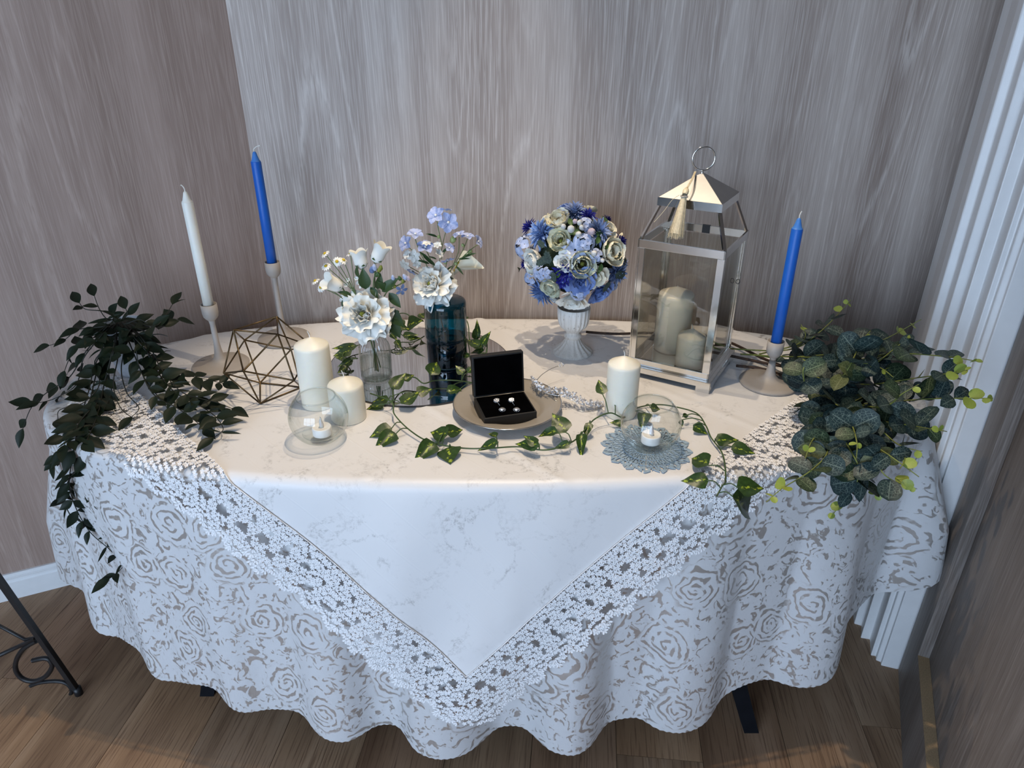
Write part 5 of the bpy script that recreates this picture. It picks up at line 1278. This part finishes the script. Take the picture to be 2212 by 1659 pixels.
# ------------------------------------------------------------------ steel lantern
LC = Vector((0.401, 1.535, TOP)); LA = math.radians(-30); LR = Matrix.Rotation(LA, 4, 'Z')
def lantern():
    e = empty('lantern', LC, LA); tag(e, 'polished steel candle lantern with glass sides and pyramid roof', 'lantern')
    B = 0.1035; b = 0.0945; hb0, hb1 = 0.030, 0.322; pw = 0.0155; th = 0.004
    # base tray on cut-out feet
    base = MB()
    for s in range(4):
        R = Matrix.Rotation(s * PI / 2, 4, 'Z')
        base.box(-B, B, -B, -B + .0015, 0.0125, 0.026, R)
        for q in (-1, 1): base.box(q * B - (0.032 if q > 0 else 0), q * B + (0 if q > 0 else 0.032), -B, -B + .0015, 0, 0.0125, R)
    base.box(-B, B, -B, B, 0.0245, 0.0262)
    base.build('base', M['chrome'], e, smooth=False)
    for s in range(4):
        R = Matrix.Rotation(s * PI / 2, 4, 'Z')
        MB().box(-b, b, -b, -b + th, 0.0265, 0.0265 + .016, R).build('lower_rail', M['chrome'], e, smooth=False, bevel=.0006)
        MB().box(-b - .0005, b + .0005, -b - .0005, -b + th, hb1 - .018, hb1, R).build('upper_rail', M['chrome'], e, smooth=False, bevel=.0006)
        po = MB().box(b - pw, b, -b, -b + th, 0.0426, hb1 - .0181, R).box(b - th, b, -b + th, -b + pw, 0.0426, hb1 - .0181, R)
        po.build('corner_post', M['chrome'], e, smooth=False, bevel=.0006)
        MB().box(-b + pw - .003, b - pw + .003, -b + th + .0002, -b + th + .002, 0.044, hb1 - .02, R).build('pane', M['pane'], e, smooth=False)
        c = 0.066; MB().bar(R @ Vector((b - .004, -b + .004, hb1 - .002)), R @ Vector((c - .004, -c + .004, 0.397)), .0075, .0045).build('roof_strut', M['chrome'], e, smooth=False)
    MB().box(-.009, .009, b - .004 - .0005, b + .001, hb1 - .018, hb1 + .0008).build('hasp', M['black_metal'], e, smooth=False)
    lk = MB().tube([Vector((b + .002 + .004 * math.sin(t), b * .55, .215 + .0055 * math.cos(t))) for t in np.linspace(0, 2 * PI, 14, endpoint=False)], .0008, 5, closed=True); lk.build('latch', M['black_metal'], e)
    r = 0.0685
    MB().box(-r, r, -r, -r + .0012, .392, .409).box(-r, r, r - .0012, r, .392, .409).box(-r, -r + .0012, -r + .0012, r - .0012, .392, .409).box(r - .0012, r, -r + .0012, r - .0012, .392, .409).build('roof_rim', M['chrome'], e, smooth=False)
    P = [Vector((-r, -r, .409)), Vector((r, -r, .409)), Vector((r, r, .409)), Vector((-r, r, .409)), Vector((-.0045, -.0045, .4535)), Vector((.0045, -.0045, .4535)), Vector((.0045, .0045, .4535)), Vector((-.0045, .0045, .4535))]
    MB().add(P, [(0, 1, 5, 4), (1, 2, 6, 5), (2, 3, 7, 6), (3, 0, 4, 7), (4, 5, 6, 7), (3, 2, 1, 0)]).build('roof', M['roof_steel'], e, smooth=False, bevel=.001)
    MB().lathe([(.0042, .4535), (.0042, .459), (1e-4, .460)], 12).build('ring_mount', M['chrome'], e)
    back = Matrix.Rotation(-LA, 4, 'Z')
    MB().tube([back @ Vector((.0235 * math.cos(t), 0, .4835 + .0235 * math.sin(t))) for t in np.linspace(0, 2 * PI, 56, endpoint=False)], .0021, 10, closed=True).build('carry_ring', M['chrome'], e)
    return e
lantern()
pz = 0.0264
c1 = at(1449, 752, TOP + pz); pillar(c1, 0.0415, 0.158, 'taller cream pillar candle inside the steel lantern', M['cream_wax'], 0.002, .0)
c2 = at(1487, 789, TOP + pz); pillar(c2, 0.0320, 0.092, 'shorter cream pillar candle inside the steel lantern', M['cream_wax'], 0.011, .004)

def tassel():
    fwd = LR @ Vector((-.35, -1, 0)); fwd.normalize()
    top = aty(1502, 371, LC.y - .004); hd = aty(1484, 406, LC.y - .058); kn = aty(1478, 424, LC.y - .072)
    e = empty('tassel', hd); tag(e, 'cream thread tassel hanging from the lantern ring', 'tassel'); o = hd
    for dx in (-.0012, .0012): MB().tube([p - o + Vector((dx, 0, 0)) for p in catmull([top, top.lerp(hd, .5) + Vector((0, -.006, .002)), hd], 6)], .0011, 6).build('cord', M['tassel'], e)
    MB().lathe([(1e-4, .0), (.0042, -.002), (.0062, -.007), (.0062, -.013), (.0052, -.017)], 20).build('head', M['tassel'], e, M=Matrix.Translation((0, 0, 0)) @ Vector((kn - hd)).to_track_quat('-Z', 'Y').to_matrix().to_4x4())
    bd = MB(); q = kn - o
    for k in range(14):
        a = 2 * PI * k / 14; bd.ball(q + Vector((.0062 * math.cos(a), .0062 * math.sin(a), .001 * math.sin(3 * a))), .0019, 6, 4)
    bd.build('neck_band', M['tassel_band'], e)
    end = aty(1459, 512, LC.y - .098); r_ = random.Random(2); mb = MB(); d = end - kn
    for k in range(230):
        a = r_.random() * 6.283; rr = r_.random() ** .5; f = Vector((math.cos(a), math.sin(a), 0)) * rr; l = r_.uniform(.92, 1.03)
        P = [q + f * .0048, q + d * .3 * l + f * .0085, q + d * .65 * l + f * .0120, q + d * l + f * .0165]
        mb.tube(P, .00045, 3, cap=False)
    sk = mb.build('skirt', M['tassel'], e); sk['kind'] = 'stuff'
    MB().lathe([(.0044, 0), (.0075, -.3 * d.length), (.0105, -.65 * d.length), (.013, -.93 * d.length)], 24).xf(Matrix.Translation(q) @ d.to_track_quat('-Z', 'Y').to_matrix().to_4x4()).build('skirt_core', M['tassel'], e)
    MB().tube([p - o for p in catmull([aty(1468, 421, kn.y), aty(1452, 432, kn.y), aty(1435, 455, kn.y), aty(1413, 480, kn.y)], 6)], .0005, 4).build('loose_thread', M['tassel'], e)
tassel()

# ------------------------------------------------------------------ wrought iron easel at the left edge
def easel():
    foot = at(171, 1499, 0.0); Y = foot.y
    e = empty('iron_easel', foot); tag(e, 'black wrought iron easel with scrolls standing at the left edge', 'easel'); o = foot
    z6 = lambda x, y: aty(x / 4.254, 1200 + y / 4.254, Y)
    up = aty(0, 1255, Y); d = (up - foot).normalized(); topp = foot + d * 1.35
    MB().bar(Vector((0, 0, .004)), topp - o, .0125, .0125, Vector((0, 1, 0))).build('leg', M['black_metal'], e, smooth=False, bevel=.001)
    MB().lathe([(1e-4, 0), (.0095, 0), (.0095, .022), (1e-4, .023)], 16).build('foot_cap', M['black_metal'], e)
    mirror_x = topp.x - 0.08
    other = Vector((2 * mirror_x - foot.x, foot.y, 0)); MB().bar(other - o, Vector((2 * mirror_x - topp.x, topp.y, topp.z)) - o, .0125, .0125, Vector((0, 1, 0))).build('leg', M['black_metal'], e, smooth=False)
    MB().bar(Vector((mirror_x, Y + .10, 0)) - o, Vector((mirror_x, Y, topp.z)) - o, .0125, .0125, Vector((0, 1, 0))).build('leg', M['black_metal'], e, smooth=False)
    jn_ = z6(325, 765)
    MB().tube([jn_ - o, z6(160, 840) - o, z6(-150, 985) - o], .0052, 8).build('crossbar', M['black_metal'], e); MB().tube([jn_ + Vector((0, .004, 0)) - o, z6(215, 790) + Vector((0, .006, 0)) - o, z6(-150, 700) + Vector((0, .03, 0)) - o], .0042, 8).build('crossbar', M['black_metal'], e)
    sc1 = [(335, 785), (225, 850), (155, 950), (145, 1050), (205, 1130), (310, 1155), (420, 1110), (478, 1020), (455, 960), (400, 945), (300, 965)]
    sc2 = [(280, 1198), (370, 1168), (500, 1155), (600, 1170), (655, 1225), (640, 1290), (570, 1328), (500, 1330), (448, 1292)]
    for s_, r in ((sc1, .0058), (sc2, .0048)): MB().tube([p - o for p in catmull([z6(*q) for q in s_], 7)], r, 8).build('scroll', M['black_metal'], e)
easel()
